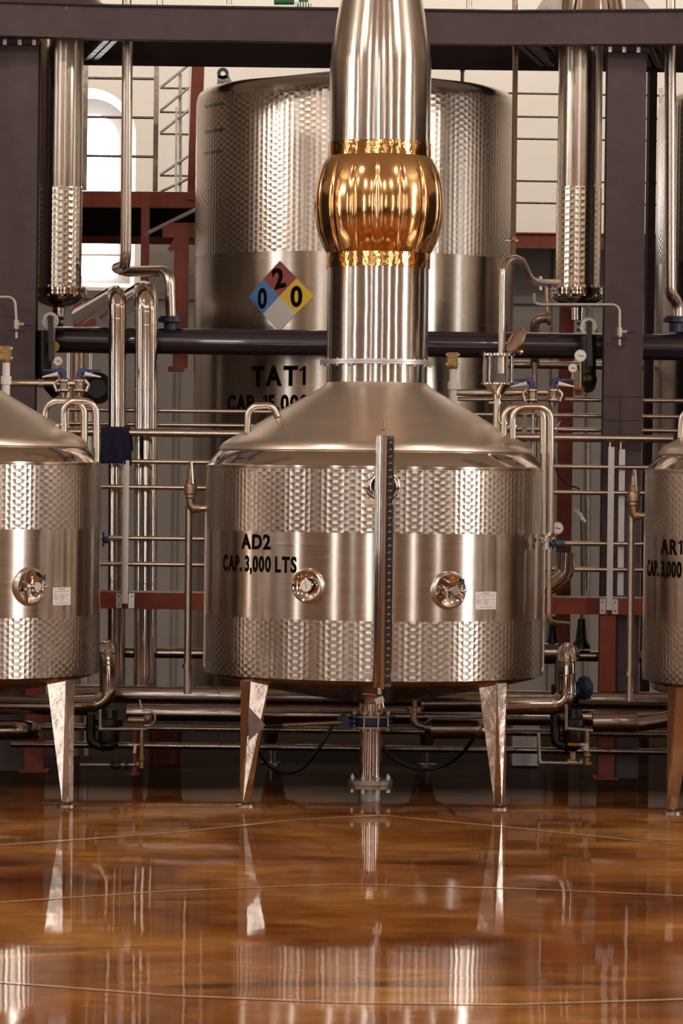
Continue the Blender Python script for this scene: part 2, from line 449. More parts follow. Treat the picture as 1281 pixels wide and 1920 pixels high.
hall_part('wall_front_lower', 0, 2.2, m_hdado, lambda x, y: y < 15.5)
for nm, sg_ in (('left', -1), ('right', 1)):
    hall_part('wall_' + nm, 0, 6.0, m_side, lambda x, y: y >= 15.5 and x * sg_ > 0)
    hall_part('wall_%s_upper' % nm, 6.0, 9.0, m_hwall, lambda x, y: y >= 15.5 and x * sg_ > 0)
cl = MB(); cl.add([(x, y, 9.0) for x, y in hp], [tuple(range(len(hp)))]); struct(cl, 'ceiling', m_ceil)
# tall windows of the hall, seen only as reflections
for k, (deg, wd, z0, z1) in enumerate([(-4, .55, .9, 7.4), (25, .35, .9, 7), (-27, .4, .9, 7), (-53, .35, .9, 7), (64, 1.5, .9, 7.4), (88, .35, .9, 7), (-76, .4, .9, 7), (10, .2, 2.6, 7), (42, .3, 1.6, 7), (-15, .2, 2.6, 7)]):
    a = math.radians(deg); o_ = Vector((.17, 19.4, 0)); d = Vector((math.sin(a), -math.cos(a), 0))
    t = 5.0
    while ((o_.x + d.x * t) / 19.0) ** 2 + ((o_.y + d.y * t - 14) / 20.0) ** 2 < .975: t += .05
    c = o_ + d * t; sx = Vector((math.cos(a), math.sin(a), 0)); hw = wd / 2
    fm = MB()
    for s_ in (-1, 1): fm.box(c + sx * (s_ * (hw + .05)) + Z * ((z0 + z1) / 2), (.1, .12, z1 - z0 + .2), (sx, d, Z))
    for z_ in (z0 - .05, z1 + .05): fm.box(c + Z * z_, (wd, .12, .1), (sx, d, Z))
    wo = struct(fm, 'window_%d' % (k + 2), m_frame)
    pm = MB(); pm.add([c - sx * hw + Z * z0, c + sx * hw + Z * z0, c + sx * hw + Z * z1, c - sx * hw + Z * z1], [(0, 1, 2, 3)])
    pm.build('window_pane', m_day, wo)

# lower partition wall in shade-darkened grey, panel joints, under the mezzanine
YP = 28.6
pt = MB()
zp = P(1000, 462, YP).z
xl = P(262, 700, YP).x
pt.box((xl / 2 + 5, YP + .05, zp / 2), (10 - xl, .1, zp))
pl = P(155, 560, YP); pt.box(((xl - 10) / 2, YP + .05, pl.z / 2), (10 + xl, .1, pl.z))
struct(pt, 'wall_partition', m_shaded_wall)
sk = MB(); sk.box((0, YP - .02, pl.z + .03), (20, .12, .06))
for px in (330, 1035, 1102, 1190): q = P(px, 900, YP - .01); sk.box((q.x, YP - .01, zp / 2), (.02, .03, zp))
struct(sk, 'trim_5', m_frame)

# ================================================================== MEZZANINE (red steel) behind
def beamI(mb, a, b, h, w_, t=.012):
    """I-beam from a to b (centres)"""
    a = Vector(a); b = Vector(b); d = (b - a).normalized(); L = (b - a).length
    y = Z.cross(d).normalized(); c = (a + b) / 2
    mb.box(c + Z * (h / 2 - t / 2), (w_, t, L), (y, Z, d)); mb.box(c - Z * (h / 2 - t / 2), (w_, t, L), (y, Z, d))
    mb.box(c, (t, h, L), (y, Z, d)); return mb
def chan(mb, a, b, h, w_, t=.012):
    """channel open at the back"""
    a = Vector(a); b = Vector(b); d = (b - a).normalized(); L = (b - a).length
    y = Z.cross(d).normalized()
    if y.y < 0: y = -y
    c = (a + b) / 2
    mb.box(c + Z * (h / 2 - t / 2) + y * w_ / 2, (w_, t, L), (y, Z, d)); mb.box(c - Z * (h / 2 - t / 2) + y * w_ / 2, (w_, t, L), (y, Z, d))
    mb.box(c, (t, h, L), (y, Z, d)); return mb
YM = 24.0
mz = thing('mezzanine', 'red steel mezzanine with dark decking behind the left insulated pipes', 'mezzanine', P(270, 1440, YM) * 1)
mb = MB(); a = P(-200, 369, YM); b = P(375, 375, YM); chan(mb, a, b, S(29, YM), .08); mb.build('edge_beam', m_red, mz)
zdeck = a.z
mb = MB(); beamI(mb, (a.x, 27.4, zdeck - .01), (4.5, 27.4, zdeck - .01), .115, .1); mb.build('rear_beam', m_red, mz)
mb = MB(); mb.box(((a.x + b.x) / 2, (YM + .1 + 27.3) / 2, zdeck + .03), (b.x - a.x, 3.2, .02))
for i in range(14): mb.box(((a.x + b.x) / 2, YM + .25 + i * .235, zdeck + .005), (b.x - a.x, .03, .05))
mb.build('decking', m_purd, mz)
mb = MB(); mb.box(((P(384, 400, 27.5).x + 9) / 2, 29.65, zdeck + .02), (9 - P(384, 400, 27.5).x, 4.4, .03)); mb.build('walkway_deck', m_purd, mz)  # walkway deepened to the back wall to shade the area below
mb = MB(); q0 = P(273, 388, YM - .05); q1 = P(271, 562, YM - .05); mb.bar(q0, (q0.x, q0.y, 0), S(15, YM), .06); mb.build('post', m_red, mz)
mb = MB(); q0 = P(372, 115, YM - .02); mb.bar(P(372, 112, YM - .02), (q0.x - .02, q0.y, zdeck), S(23, YM), .08); mb.build('post', m_red, mz)
mb = MB(); q0 = P(341, 440, 22.9); mb.bar((q0.x, 22.9, q0.z), (q0.x, 22.9, P(341, 690, 22.9).z), S(27, 22.9), .08)
mb.bar(P(305, 432, 22.9), P(364, 432, 22.9), S(27, 22.9), .08)
mb.bar(P(318, 470, 22.9), P(335, 445, 22.9), .03, .04); mb.bar(P(316, 692, 22.9), P(345, 692, 22.9), .03, .1)
o = mb.build('pipe_bracket', m_red); tag(o, 'red welded steel bracket beside the left edge of the large storage tank', 'bracket')
mb = MB(); mb.bar(P(275, 438, 22.6), P(368, 392, 22.9), .018, .05)
tag(mb.build('brace_bar', m_alu), 'thin bright slanted brace bar under the red mezzanine edge', 'brace')
mb = MB(); q = P(144, 560, 23.2)
mb.bar(P(145, 545, 23.2), P(145, 612, 23.2), S(13, 23.2), .05); mb.bar(P(138, 606, 23.2), P(180, 604, 23.2), S(13, 23.2), .05)
mb.bar((q.x, 23.2, P(145, 612, 23.2).z), (q.x, 23.2, 0), S(12, 23.2), .05)
tag(mb.build('support_bracket', m_red), 'red bracket under the slanted insulated pipes beside the left condenser', 'bracket')
# handrails on the mezzanine
YH = 24.05
rl = thing('mezzanine_railing', 'dull steel railing on the red mezzanine in front of the arched window', 'railing', P(225, 358, YH))
zr = P(225, 358, YH).z
for px in (161, 294):
    mb = MB(); q = P(px, 114, YH); mb.bar(q, (q.x, q.y, zr), S(9, YH), .03); mb.build('post', m_dull, rl)
for py in (146, 219, 292):
    mb = MB(); mb.cyl(P(155, py, YH), P(292, py + 2, YH), S(2.6, YH)); mb.build('rail', m_dull, rl)
YS = 24.5
st = thing('stair_railing', 'bright slanted stair railing beside the red post, upper left', 'railing', P(330, 358, YS))
for (y0, y1) in ((165, 119), (208, 162), (249, 204), (328, 290), (360, 333)):
    mb = MB(); mb.cyl(P(300, y0, YS), P(357, y1, YS), S(2.6, YS)); mb.build('rail', m_alu, st)
for px, yt in ((331, 200), (356, 118)):
    mb = MB(); mb.bar(P(px, yt, YS), P(px - 1, 360, YS), S(4, YS), .02); mb.build('post', m_alu, st)
mb = MB(); mb.bar(P(338, 138, YS + .1), P(338, 360, YS + .1), S(6, YS), .03); mb.build('post', m_dull, st)
for py in (165, 210, 251, 329): mb = MB(); mb.cyl(P(300, py, YS + .1), P(355, py + 1, YS + .1), S(2, YS)); mb.build('rail', m_dull, st)
rw = thing('walkway_railing', 'thin dark railing bars against the cream wall beside the right condenser', 'railing', P(1005, 425, 27.4))
for py in (175, 218.5, 260, 339, 380):
    mb = MB(); mb.cyl(P(880, py - 1.5, 27.4), P(1300, py + 5, 27.4), S(2.2, 27.4)); mb.build('rail', m_dull, rw)
for px in (880, 1240): mb = MB(); mb.bar(P(px, 165, 27.4), P(px, 425, 27.4), .03, .03); mb.build('post', m_dull, rw)
for px, w_ in ((1090, 30),): 
    pass
# far dark red columns behind the right condenser
mb = MB(); q = P(1063, 560, 23.4); mb.bar((q.x, 23.4, zdeck), (q.x, 23.4, 0), S(27, 23.4), .1)
tag(mb.build('support_column', m_red), 'dark red column standing behind the right condenser', 'column')

# ================================================================== AUBERGINE FRAME
frame = thing('steel_gantry', 'dark aubergine steel frame of columns and ring beams spanning the top', 'frame', (0, 21.1, 0))
YC = 21.05
def arcY(x): return 20.98 - (x - .0) ** 2 / 26.0
ztop = P(640, 20, 20.98).z; zbot = P(640, 81, 20.98).z
xs = [-3.0, P(208, 40, 20.9).x, 0.9, 3.0]
for i in range(3):
    mb = MB(); a = Vector((xs[i], arcY(xs[i]), (ztop + zbot) / 2)); b = Vector((xs[i + 1], arcY(xs[i + 1]), (ztop + zbot) / 2))
    chan(mb, a, b, ztop - zbot, .10); mb.build('ring_beam', m_pur, frame)
mb = MB()
for i in range(3):
    a = Vector((xs[i], arcY(xs[i]) + .12, ztop + .004)); b = Vector((xs[i + 1], arcY(xs[i + 1]) + .12, ztop + .004))
    d = (b - a).normalized(); mb.box((a + b) / 2, (.30, .010, (b - a).length), (Z.cross(d), Z, d))
mb.build('deck_edge', m_black, frame)
mb = MB(); beamI(mb, (-4, 22.2, (ztop + zbot) / 2 - .0), (4, 22.2, (ztop + zbot) / 2), ztop - zbot, .12); mb.build('rear_ring_beam', m_purd, frame)
for x0, x1 in ((P(205, 70, 21).x, P(165, 90, 22).x), (P(985, 80, 21).x, P(1030, 90, 22).x), (-3.0, -3.2), (3, 3.2), (P(1212, 90, 21).x, P(1232, 110, 22).x)):
    mb = MB(); beamI(mb, (x0, 21.1, zbot + .06), (x1, 22.15, zbot + .06), .10, .08); mb.build('cross_brace', m_dull if x0 < P(400, 90, 21).x and x0 > -2.9 else m_pur, frame)
def column(x0, x1, yt, kids):
    a = P(x0, 400, 21.0); b = P(x1, 400, 21.0); wd = b.x - a.x; cx = (a.x + b.x) / 2
    mb = MB()
    mb.box((cx, 21.066, zbot / 2), (wd, .012, zbot)); mb.box((cx, 21.23, zbot / 2), (wd, .012, zbot)); mb.box((cx, 21.15, zbot / 2), (.012, .16, zbot))
    o = mb.build('column', m_pur, frame)
    mb = MB(); mb.box((cx, 21.05, zbot - .012), (wd + .03, .14, .024)); mb.build('cap_plate', m_pur, o)
    for k in kids:
        mb = MB(); q = P(k, yt, 20.93); mb.rev((q.x, 20.955, zbot - .035), (0, 0, 1), [(0, .012), (.03, .012)], 6); mb.build('bolt', m_alu, o)
    return o, cx, wd
column(-12, 67, 70, (8, 36, 63))
cr, cxr, wdr = column(1138, 1211, 88, (1145, 1171, 1198))
cxr_ = cxr
for py in (741, 786):
    mb = MB(); q = P(1172, py, 20.985); mb.box((q.x, 21.056, q.z), (wdr + .006, .01, S(3, 21))); mb.build('seam', m_pur, cr)
mb = MB(); q = P(1168, 800, 20.985); mb.box((q.x - .003, 21.057, (P(1168, 741, 21).z) / 2), (.006, .008, P(1168, 741, 21).z)); mb.build('seam', m_pur, cr)
# second column leaf behind the right column
mb = MB(); q = P(1220, 400, 22.2); mb.bar((q.x, 22.2, zbot), (q.x, 22.2, 0), S(14, 22.2), .2); mb.build('rear_column', m_purd, frame)
mb = MB()
for px in (8, 100, 108, 118, 125, 420, 446, 870, 888, 1102, 1120, 426, 460): 
    q = P(px, 14, 20.9); mb.sphere((q.x, arcY(q.x) - .012, ztop - .018), .009, 10)
mb.build('beam_bolt', m_alu, frame)

# things standing on the upper deck (just the feet show at the top edge)
def deckpipe(px, r, label, m=m_pipe, Y=21.08, base=True):
    mb = MB(); q = P(px, 10, Y); mb.cyl((q.x, Y, ztop + .01), (q.x, Y, ztop + .7), S(r, Y))
    if base: mb.box((q.x, Y, ztop + .016), (S(r * 4, Y), .08, .012))
    return tag(mb.build('rail_stanchion', m), label, 'stanchion')
deckpipe(430, 5, 'steel railing foot bolted on the ring beam beside the green valve', Y=21.0)
deckpipe(880, 5, 'steel railing foot bolted on the ring beam right of the still column', Y=21.0)
gv = thing('green_valve', 'green flanged valve lying on the upper deck at the top edge', 'valve', P(550, 12, 21.3))
mb = MB(); mb.cyl(P(514, 2, 21.3), P(552, 2, 21.3), S(7, 21.3)); mb.rev(P(569, 12, 21.3), Z, [(0, S(15, 21)), (S(5, 21), S(15, 21)), (S(5, 21), S(9, 21)), (S(20, 21), S(9, 21))]); mb.build('body', m_green, gv)
mb = MB()
for k in range(6): mb.cyl(P(556 + k * 5, 14, 21.22), P(556 + k * 5, 4, 21.22), .005, 8)
mb.build('bolt', m_alu, gv)
ct = thing('upper_vessel', 'flanged base of a vessel standing on the beam above the right condenser', 'vessel', P(1108, 14, 21.3))
q = P(1108, 15, 21.35)
mb = MB(); mb.lathe(q.x, 21.35, [(0, ztop + .02), (S(66, 21), ztop + .02), (S(66, 21), ztop + .03), (S(56, 21), ztop + .2), (S(50, 21), ztop + .6)], 40); mb.build('skirt', m_pol, ct)
mb = MB()
for s_ in (-1, 1): mb.add([(q.x + s_ * S(60, 21), 21.1, ztop + .02), (q.x + s_ * S(112, 21), 21.1, ztop + .02), (q.x + s_ * S(60, 21), 21.1, ztop + .25), (q.x + s_ * S(60, 21), 21.12, ztop + .02), (q.x + s_ * S(112, 21), 21.12, ztop + .02), (q.x + s_ * S(60, 21), 21.12, ztop + .25)], [(0, 1, 2), (5, 4, 3), (0, 3, 4, 1), (1, 4, 5, 2), (0, 2, 5, 3)])
mb.build('gusset', m_dull, ct)
q = P(90, 4, 21.35); ct2 = thing('vessel_skirt', 'dull conical vessel skirt standing on the beam, upper left corner', 'vessel', (q.x, 21.35, ztop + .02))
mb = MB(); mb.lathe(q.x, 21.35, [(S(118, 21), ztop + .02), (S(118, 21), ztop + .03), (S(96, 21), ztop + .10), (S(90, 21), ztop + .3)], 40); mb.build('skirt', m_dull, ct2)

# ================================================================== STILLS
YT = 19.4
base = P(700, 1270, YT); cx, cy = base.x, YT
PX = S(1, YT)
def zz(py): return P(700, py, YT).z
def prof(l): return [(h * PX, zz(y)) for h, y in l]
RT = 317 * PX
ORIG = Vector((cx, cy, 0))
still = thing('pot_still', 'large steel pot still in the centre, with copper bulb column, marked AD2', 'still', (cx, cy, 0), 'row of steel pot stills')
mb = MB(); mb.lathe(cx, cy, prof([(300, 1262), (317, 1261), (317, 880), (318.5, 879), (318.5, 875), (315, 873.5)]), 160); sh = mb.build('shell', m_shell, still)
for (y0, y1) in ((995.5, 881), (1260.5, 1153)):
    mb = MB(); mb.lathe(cx, cy, prof([(317.0, y0), (317.6, y0), (317.6, y1), (317.0, y1)]), 160); mb.build('dimpled_jacket', m_dimp, still)
mb = MB(); mb.lathe(cx, cy, prof([(315, 874), (311, 868), (304, 859), (296, 851), (293, 848.5)]), 128); mb.build('shoulder', m_polw, still)
mb = MB(); mb.lathe(cx, cy, prof([(292.5, 848.5), (293.5, 846), (292, 840), (286, 833), (276, 826.5), (262, 819), (240, 806), (200, 783), (160, 759.5), (125, 740), (108, 730), (99, 724), (94.5, 718)]), 128); mb.build('cap', m_cap, still)
mb = MB(); mb.lathe(cx, cy, prof([(94.5, 720), (94, 705), (94, 684)]), 96); mb.build('neck', m_neck, still)
mb = MB(); mb.lathe(cx, cy, prof([(94, 684.5), (107, 684.5), (107, 681), (106, 680.5), (107, 680), (107, 676), (94, 676)]), 96); fl_ = mb.build('neck_flange', m_alu, still)
for k in range(20):
    a = 2 * PI * k / 20 + .12; mb = MB(); p_ = Vector((cx + 101 * PX * math.sin(a), cy - 101 * PX * math.cos(a), zz(688)))
    mb.rev(p_, Z, [(0, .0075), (zz(684) - zz(688), .0075), (zz(684) - zz(688), .0045), (zz(673.5) - zz(688), .0045)], 6); mb.build('bolt', m_alu, fl_)
mb = MB(); mb.lathe(cx, cy, prof([(95, 676), (95, 500)]), 96); mb.build('column_pipe', m_neck, still)
mb = MB(); mb.lathe(cx, cy, prof([(95, 503.5), (97.5, 503.5), (97.5, 476), (95, 476)]), 96); mb.build('copper_band', m_copb, still)
mb = MB()
bp_ = [(96, 478), (101, 470), (107, 458), (113, 443), (117.5, 425), (120.5, 405), (121.5, 385), (120.5, 365), (118, 345), (113.5, 326), (107, 310), (100, 299), (94, 292)]
def lob(a, j):
    e = math.sin(PI * j / (len(bp_) - 1)); return -e * .030 * (1 - abs(math.sin(a * 8 + .3))) ** 5 - e * .004 * (1 - abs(math.sin(a * 8 + .3)))
mb.lathe(cx, cy, prof(bp_), 512, lob); mb.build('copper_bulb', m_cop, still, ang=60)
mb = MB(); mb.lathe(cx, cy, prof([(94, 295), (96.8, 295), (96.8, 269), (94, 269)]), 96); mb.build('copper_band', m_copb, still)
mb = MB(); mb.lathe(cx, cy, prof([(95, 270), (95, 120), (93.5, 100), (90, 75), (84, 40), (77, 0), (66, -60), (52, -130), (48, -160)]), 96); mb.build('upper_column', m_neck, still)
# dished bottom, outlet
mb = MB(); mb.lathe(cx, cy, prof([(312, 1260), (306, 1266), (270, 1275), (200, 1290), (120, 1304), (60, 1313), (30, 1318), (24, 1319)]), 96); mb.build('dished_bottom', m_dull, still)
# thin tubes down both flanks
for sg_, yt_ in ((-1, 962), (1, 884)):
    a = math.radians(84 * sg_); q0 = Vector((cx + (RT + .004) * math.sin(a), cy - (RT + .004) * math.cos(a), zz(yt_))); q1 = Vector((q0.x, q0.y, zz(1248))); q2 = Vector((q0.x * .99 + cx * .01, q0.y - .01, zz(1257)))
    mb = MB(); mb.tube([q0, q1, q2], S(2.2, YT), .02, 10); mb.build('flank_tube', m_pipe, still)
# legs
FT = .012
for ang in (-56.6, 56.6, 180):
    a = math.radians(ang); d = Vector((math.sin(a), -math.cos(a), 0)); s_ = Vector((math.cos(a), math.sin(a), 0))
    ct_ = ORIG + d * (290 * PX); zt = zz(1262) ; zb_ = zz(1492)
    mb = MB()
    def ring(z, wd, dp, off):
        return [ct_ + s_ * (-wd) + d * (off - dp) + Z * z, ct_ + s_ * (-wd * .62) + d * (off + dp * .55) + Z * z, ct_ + s_ * 0 + d * (off + dp) + Z * z, ct_ + s_ * (wd * .62) + d * (off + dp * .55) + Z * z, ct_ + s_ * wd + d * (off - dp) + Z * z]
    up = ring(zt, .085, .06, -.055); lo = ring(zb_, .026, .025, -.02)
    mb.add(up + lo, [(5, 6, 1, 0), (6, 7, 2, 1), (7, 8, 3, 2), (8, 9, 4, 3), (9, 5, 0, 4), (0, 1, 2, 3, 4), (9, 8, 7, 6, 5)])
    lg = mb.build('leg', m_polw, still, ang=10)
    mb = MB(); c_ = ct_ + d * (-.03); mb.rev((c_.x, c_.y, 0), Z, [(0, .05), (.008, .05), (.014, .02), (.02, .011), (zb_, .011)], 20); mb.build('levelling_foot', m_pipe, lg)
    mb = MB(); mb.rev((c_.x, c_.y, .045), Z, [(0, .017), (.018, .017)], 6); mb.build('nut', m_pipe, lg)
# recessed ports
def on(a, z, r=RT): return Vector((cx + r * math.sin(a), cy - r * math.cos(a), z))
m_collar = mat('satin_collar', (.66, .58, .52), .30, 1)
def port(px, py, rpx, name, depth=.05):
    a = math.asin((px - 700) / 317.0); z = P(px, py, YT - RT * math.cos(a)).z
    d = Vector((math.sin(a), -math.cos(a), 0)); c = on(a, z); r = rpx * PX
    mb = MB(); k = 40
    # rim collar welded round a shallow dish: outer collar, lip, then bowl
    x = Vector((math.cos(a), math.sin(a), 0))
    def disc(pr_, nm, m_, par, ang):
        vs = []; fs = []; q_ = MB()
        for t, q in pr_:
            for i in range(k):
                b_ = 2 * PI * i / k; vs.append(c + d * t + (x * math.cos(b_) + Z * math.sin(b_)) * q)
        for j in range(len(pr_) - 1):
            for i in range(k):
                i2 = (i + 1) % k; fs.append((j * k + i, j * k + i2, (j + 1) * k + i2, (j + 1) * k + i))
        q_.add(vs, fs); return q_.build(nm, m_, par, ang=ang)
    o = disc([(.0020 + .020 * (q ** 2.2), r * q) for q in (1, .95, .9, .8, .7, .6, .5, .35, .2, .02)], name, m_pol, still, 70)
    disc([(-.014, r * 1.24), (.004, r * 1.17), (.014, r * 1.09), (.021, r * 1.02), (.022, r * 1.0)], 'collar', m_collar, o, 70)
    return o, c, d, x, r
po, c_, d_, x_, r_ = port(578, 1098, 27, 'thermometer_port')
mb = MB(); mb.rev(c_, d_, [(0, .012), (.012, .012), (.012, .033), (.024, .033), (.026, .030)], 32); mb.build('dial_case', m_pol, po)
mb = MB(); mb.rev(c_ + d_ * .0265, d_, [(0, .0295), (.001, .0295)], 32); mb.build('dial_face', m_dial, po)
mb = MB(); mb.bar(c_ + d_ * .0285 + Z * .022 - x_ * .004, c_ + d_ * .0285 - Z * .012 + x_ * .003, .002, .001); mb.build('needle', m_blk, po)
po, c_, d_, x_, r_ = port(831, 1107, 29.5, 'sampling_port')
mb = MB(); mb.cyl(c_, c_ + d_ * .05, .012); mb.cyl(c_ + d_ * .03 - x_ * .045, c_ + d_ * .03 + x_ * .02, .010)
for t in (-.045, -.015): mb.rev(c_ + d_ * .03 + x_ * t, x_, [(0, .018), (.008, .018)], 20)
mb.rev(c_ + d_ * .045 + x_ * .012, d_, [(0, .022), (.012, .022)], 24)
mb.tube([c_ + d_ * .052 + x_ * .03, c_ + d_ * .052 + x_ * .055 - Z * .004, c_ + d_ * .05 + x_ * .075 + Z * .006], .006)
mb.tube([c_ + d_ * .052 + x_ * .03 - Z * .008, c_ + d_ * .052 + x_ * .052 - Z * .028], .005)
mb.cyl(c_ + d_ * .04 - x_ * .03 - Z * .005, c_ + d_ * .04 - x_ * .03 - Z * .045, .008); mb.build('sampling_valve', m_pipe, po)
mb = MB(); mb.cyl(c_ + d_ * .05 + x_ * .048 + Z * .004, c_ + d_ * .05 + x_ * .052 + Z * .03, .003); mb.build('lever', m_alu, po)
mb = MB(); mb.cyl(c_ + d_ * .05 + x_ * .052 + Z * .03, c_ + d_ * .05 + x_ * .055 + Z * .058, .008); mb.build('lever_grip', m_blue, po, label='blue lever grip')
# sight port behind the level gauge
a = math.asin(10 / 317.0); z = zz(912); c_ = on(a, z); d_ = Vector((math.sin(a), -math.cos(a), 0)); x_ = Vector((math.cos(a), math.sin(a), 0))
mb = MB(); mb.rev(c_ - d_ * .01, d_, [(0, 31 * PX), (.022, 31 * PX), (.03, 27 * PX), (.028, 19 * PX), (.012, 17 * PX), (.012, .005)], 48); mb.build('sight_port', m_pol, still, ang=50)
# rating plate
mb = MB(); ax0, ax1 = math.asin(179 / 317), math.asin(219 / 317); wrap_poly(mb, cx, cy, RT + .002, ax0, ax1, P(898, 1142, YT - .65).z, P(898, 1109, YT - .65).z); pl_ = mb.build('rating_plate', m_white, still)
zt0 = P(898, 1142, YT - .65).z
mb = MB(); dA = (ax1 - ax0)
for (u0_, u1_, h_, t_) in ((.3, .65, .078, .004), (.1, .9, .068, .002), (.05, .2, .058, .0015), (.35, .5, .058, .0015), (.05, .95, .050, .001), (.05, .25, .045, .002), (.05, .28, .038, .002), (.05, .28, .031, .002), (.38, .6, .045, .002), (.38, .62, .038, .002), (.38, .62, .031, .002), (.38, .6, .024, .002), (.2, .8, .010, .002)):
    wrap_poly(mb, cx, cy, RT + .0026, ax0 + dA * u0_, ax0 + dA * u1_, zt0 + h_, zt0 + h_ + t_, 3)
mb.build('print', mat('plate_print', (.25, .23, .23), .6), pl_)
# level gauge
m_scale = mat('scale_print', (.36, .33, .33), .6); m_strip = mat('scale_strip', (.028, .018, .022), .6)
gY = YT - RT - .05
def gp(px, py): return P(px, py, gY)
tilt_b = gp(702.5, 1288); tilt_t = gp(702.5, 817)
gx = cx + S(6, gY)
gz0, gz1 = gp(711, 1289).z, gp(711, 817).z; gh = gz1 - gz0; gc = (gz0 + gz1) / 2
def gX(dx): return cx + dx * gY / F
lgge = MB(); lgge.cyl((gX(1.5), gY + .005, gz0), (gX(1.5), gY + .005, gz1), S(6.0, gY), 24); gs = lgge.build('level_gauge', m_pol, still)
mb = MB(); mb.box((gX(14), gY + .028, gc), (S(33, gY), .004, gh)); mb.box((gX(30.4), gY + .018, gc), (.003, .02, gh)); mb.build('gauge_channel', m_pol, gs)
mb = MB(); mb.cyl((gX(13), gY + .008, gz0 - .01), (gX(13), gY + .008, gz1 + .005), S(4.0, gY), 16); mb.build('gauge_tube', m_tube, gs)
mb = MB(); mb.cyl((gX(8.6), gY, gz0), (gX(8.6), gY, gz1), S(1.4, gY), 10); mb.cyl((gX(17.6), gY + .01, gz0), (gX(17.6), gY + .01, gz1), S(.9, gY), 10); mb.build('guard_rod', m_pol, gs)
mb = MB(); mb.box((gX(24), gY + .0235, gc), (S(10, gY), .003, gh - .002)); sp_ = mb.build('scale_strip', m_strip, gs)
mb = MB()
for k in range(35):
    z_ = gz1 - .035 - k * (gh - .09) / 34.0
    big = k % 5 == 0
    mb.box((gX(24.2 if big else 23.2), gY + .0215, z_), (S(8 if big else 6.5, gY), .001, S(1.2, gY)))
    mb.box((gX(25), gY + .0215, z_ + S(1.9, gY)), (S(4.0, gY), .001, S(1.8, gY)))
mb.build('printed_scale', m_scale, sp_)
for txt, zc in (('LTS', gz0 + .010), ('LTS', gz1 - .009)):
    vs, fs = text_mesh(txt); x1 = max(v.x for v in vs); y1 = max(v.y for v in vs)
    mb = MB(); mb.add([Vector((gX(19.5) + v.x / x1 * S(9, gY), gY + .0212, zc - .006 + v.y / y1 * .012)) for v in vs], fs); mb.build('lettering', m_scale, sp_)
mb = MB(); mb.cyl((gX(10), gY + .01, gz1), (gX(10), gY + .01, gz1 + .03), .008); mb.sphere((gX(10), gY + .01, gz1 + .035), .011); mb.cyl((gX(12), gY + .01, gz1 + .04), (gX(11), gY + .01, gz1 + .075), .004)
mb.build('bleed_valve', m_bronze, gs)
for zc in (zz(940), zz(1250)):
    mb = MB(); mb.box((gX(5), gY + .04, zc), (S(56, gY), .035, S(9, gY))); mb.build('gauge_clip', m_pipe, gs)
mb = MB(); q = Vector((gX(9), gY + .01, gz0)); mb.cyl(q, q - Z * .035, .010); mb.rev(q - Z * .012, Z, [(0, .015), (.008, .015)], 6); mb.rev(q - Z * .03, Z, [(0, .013), (.008, .013)], 6)
mb.box(q - Z * .062, (.045, .03, .028), ((X + Z * .4).normalized(), Yv, (Z - X * .4).normalized())); mb.cyl(q - Z * .062 - Yv * .02, q - Z * .062 + Yv * .02, .011)
mb.cyl(q - Z * .06, q - Z * .11, .007); mb.cyl(q - Z * .06 + X * .01, q - Z * .10 + X * .02, .007); mb.build('drain_cock', m_pipe, gs)
mb = MB(); mb.tube([q - Z * .045 - X * .02, q - Z * .036 - X * .03, q - Z * .034 - X * .085], .0035); mb.build('drain_lever', m_redh, gs)
# lifting loop on the cap, left
lp = MB(); yl = YT - .25
lp.tube([P(463, 812, yl), P(466, 762, yl), P(511, 760, yl), P(521, 782, yl)], S(6.5, yl), S(20, yl)); lp.build('lifting_loop', m_pipe, still)
def still_text(root, t1, t2, ox, oy, A1=(-50.6, -37.0), A2=(-61.7, -26.8)):
    r = math.radians
    z1, z0 = P(482, 1001, YT - .6).z, P(482, 1029, YT - .6).z
    o1 = wrap_text(t1, 'lettering', ox, oy, RT + .0015, r(A1[0]), r(A1[1]), z0, z1, m_blk, root)
    z1, z0 = P(489, 1041.5, YT - .6).z, P(489, 1071, YT - .6).z
    o2 = wrap_text(t2, 'lettering', ox, oy, RT + .0015, r(A2[0]), r(A2[1]), z0, z1, m_blk, root)
    return o1, o2
# copies left and right (before the lettering, which differs)
lp0 = P(-138, 1270, 19.07)
left = copy_tree(still); left.location = (lp0.x, 19.07, 0); left.rotation_euler = (0, 0, math.radians(16.5))
left['_w'] = (lp0.x, 19.07, 0)
left['label'] = 'steel pot still cut off by the left edge, conical cap and dimpled jacket'
rp0 = P(1529, 1270, 19.07)
right = copy_tree(still); right.location = (rp0.x, 19.07, 0); right.rotation_euler = (0, 0, math.radians(-16.5))
right['_w'] = (rp0.x, 19.07, 0); right['label'] = 'steel pot still cut off by the right edge, marked AR1'
still_text(still, 'AD2', 'CAP. 3,000 LTS', cx, cy)
o1, o2 = still_text(right, 'AR1', 'CAP. 3,000 LTS', rp0.x, 19.07, (-53.2, -40.0), (-66.8, -29.5))
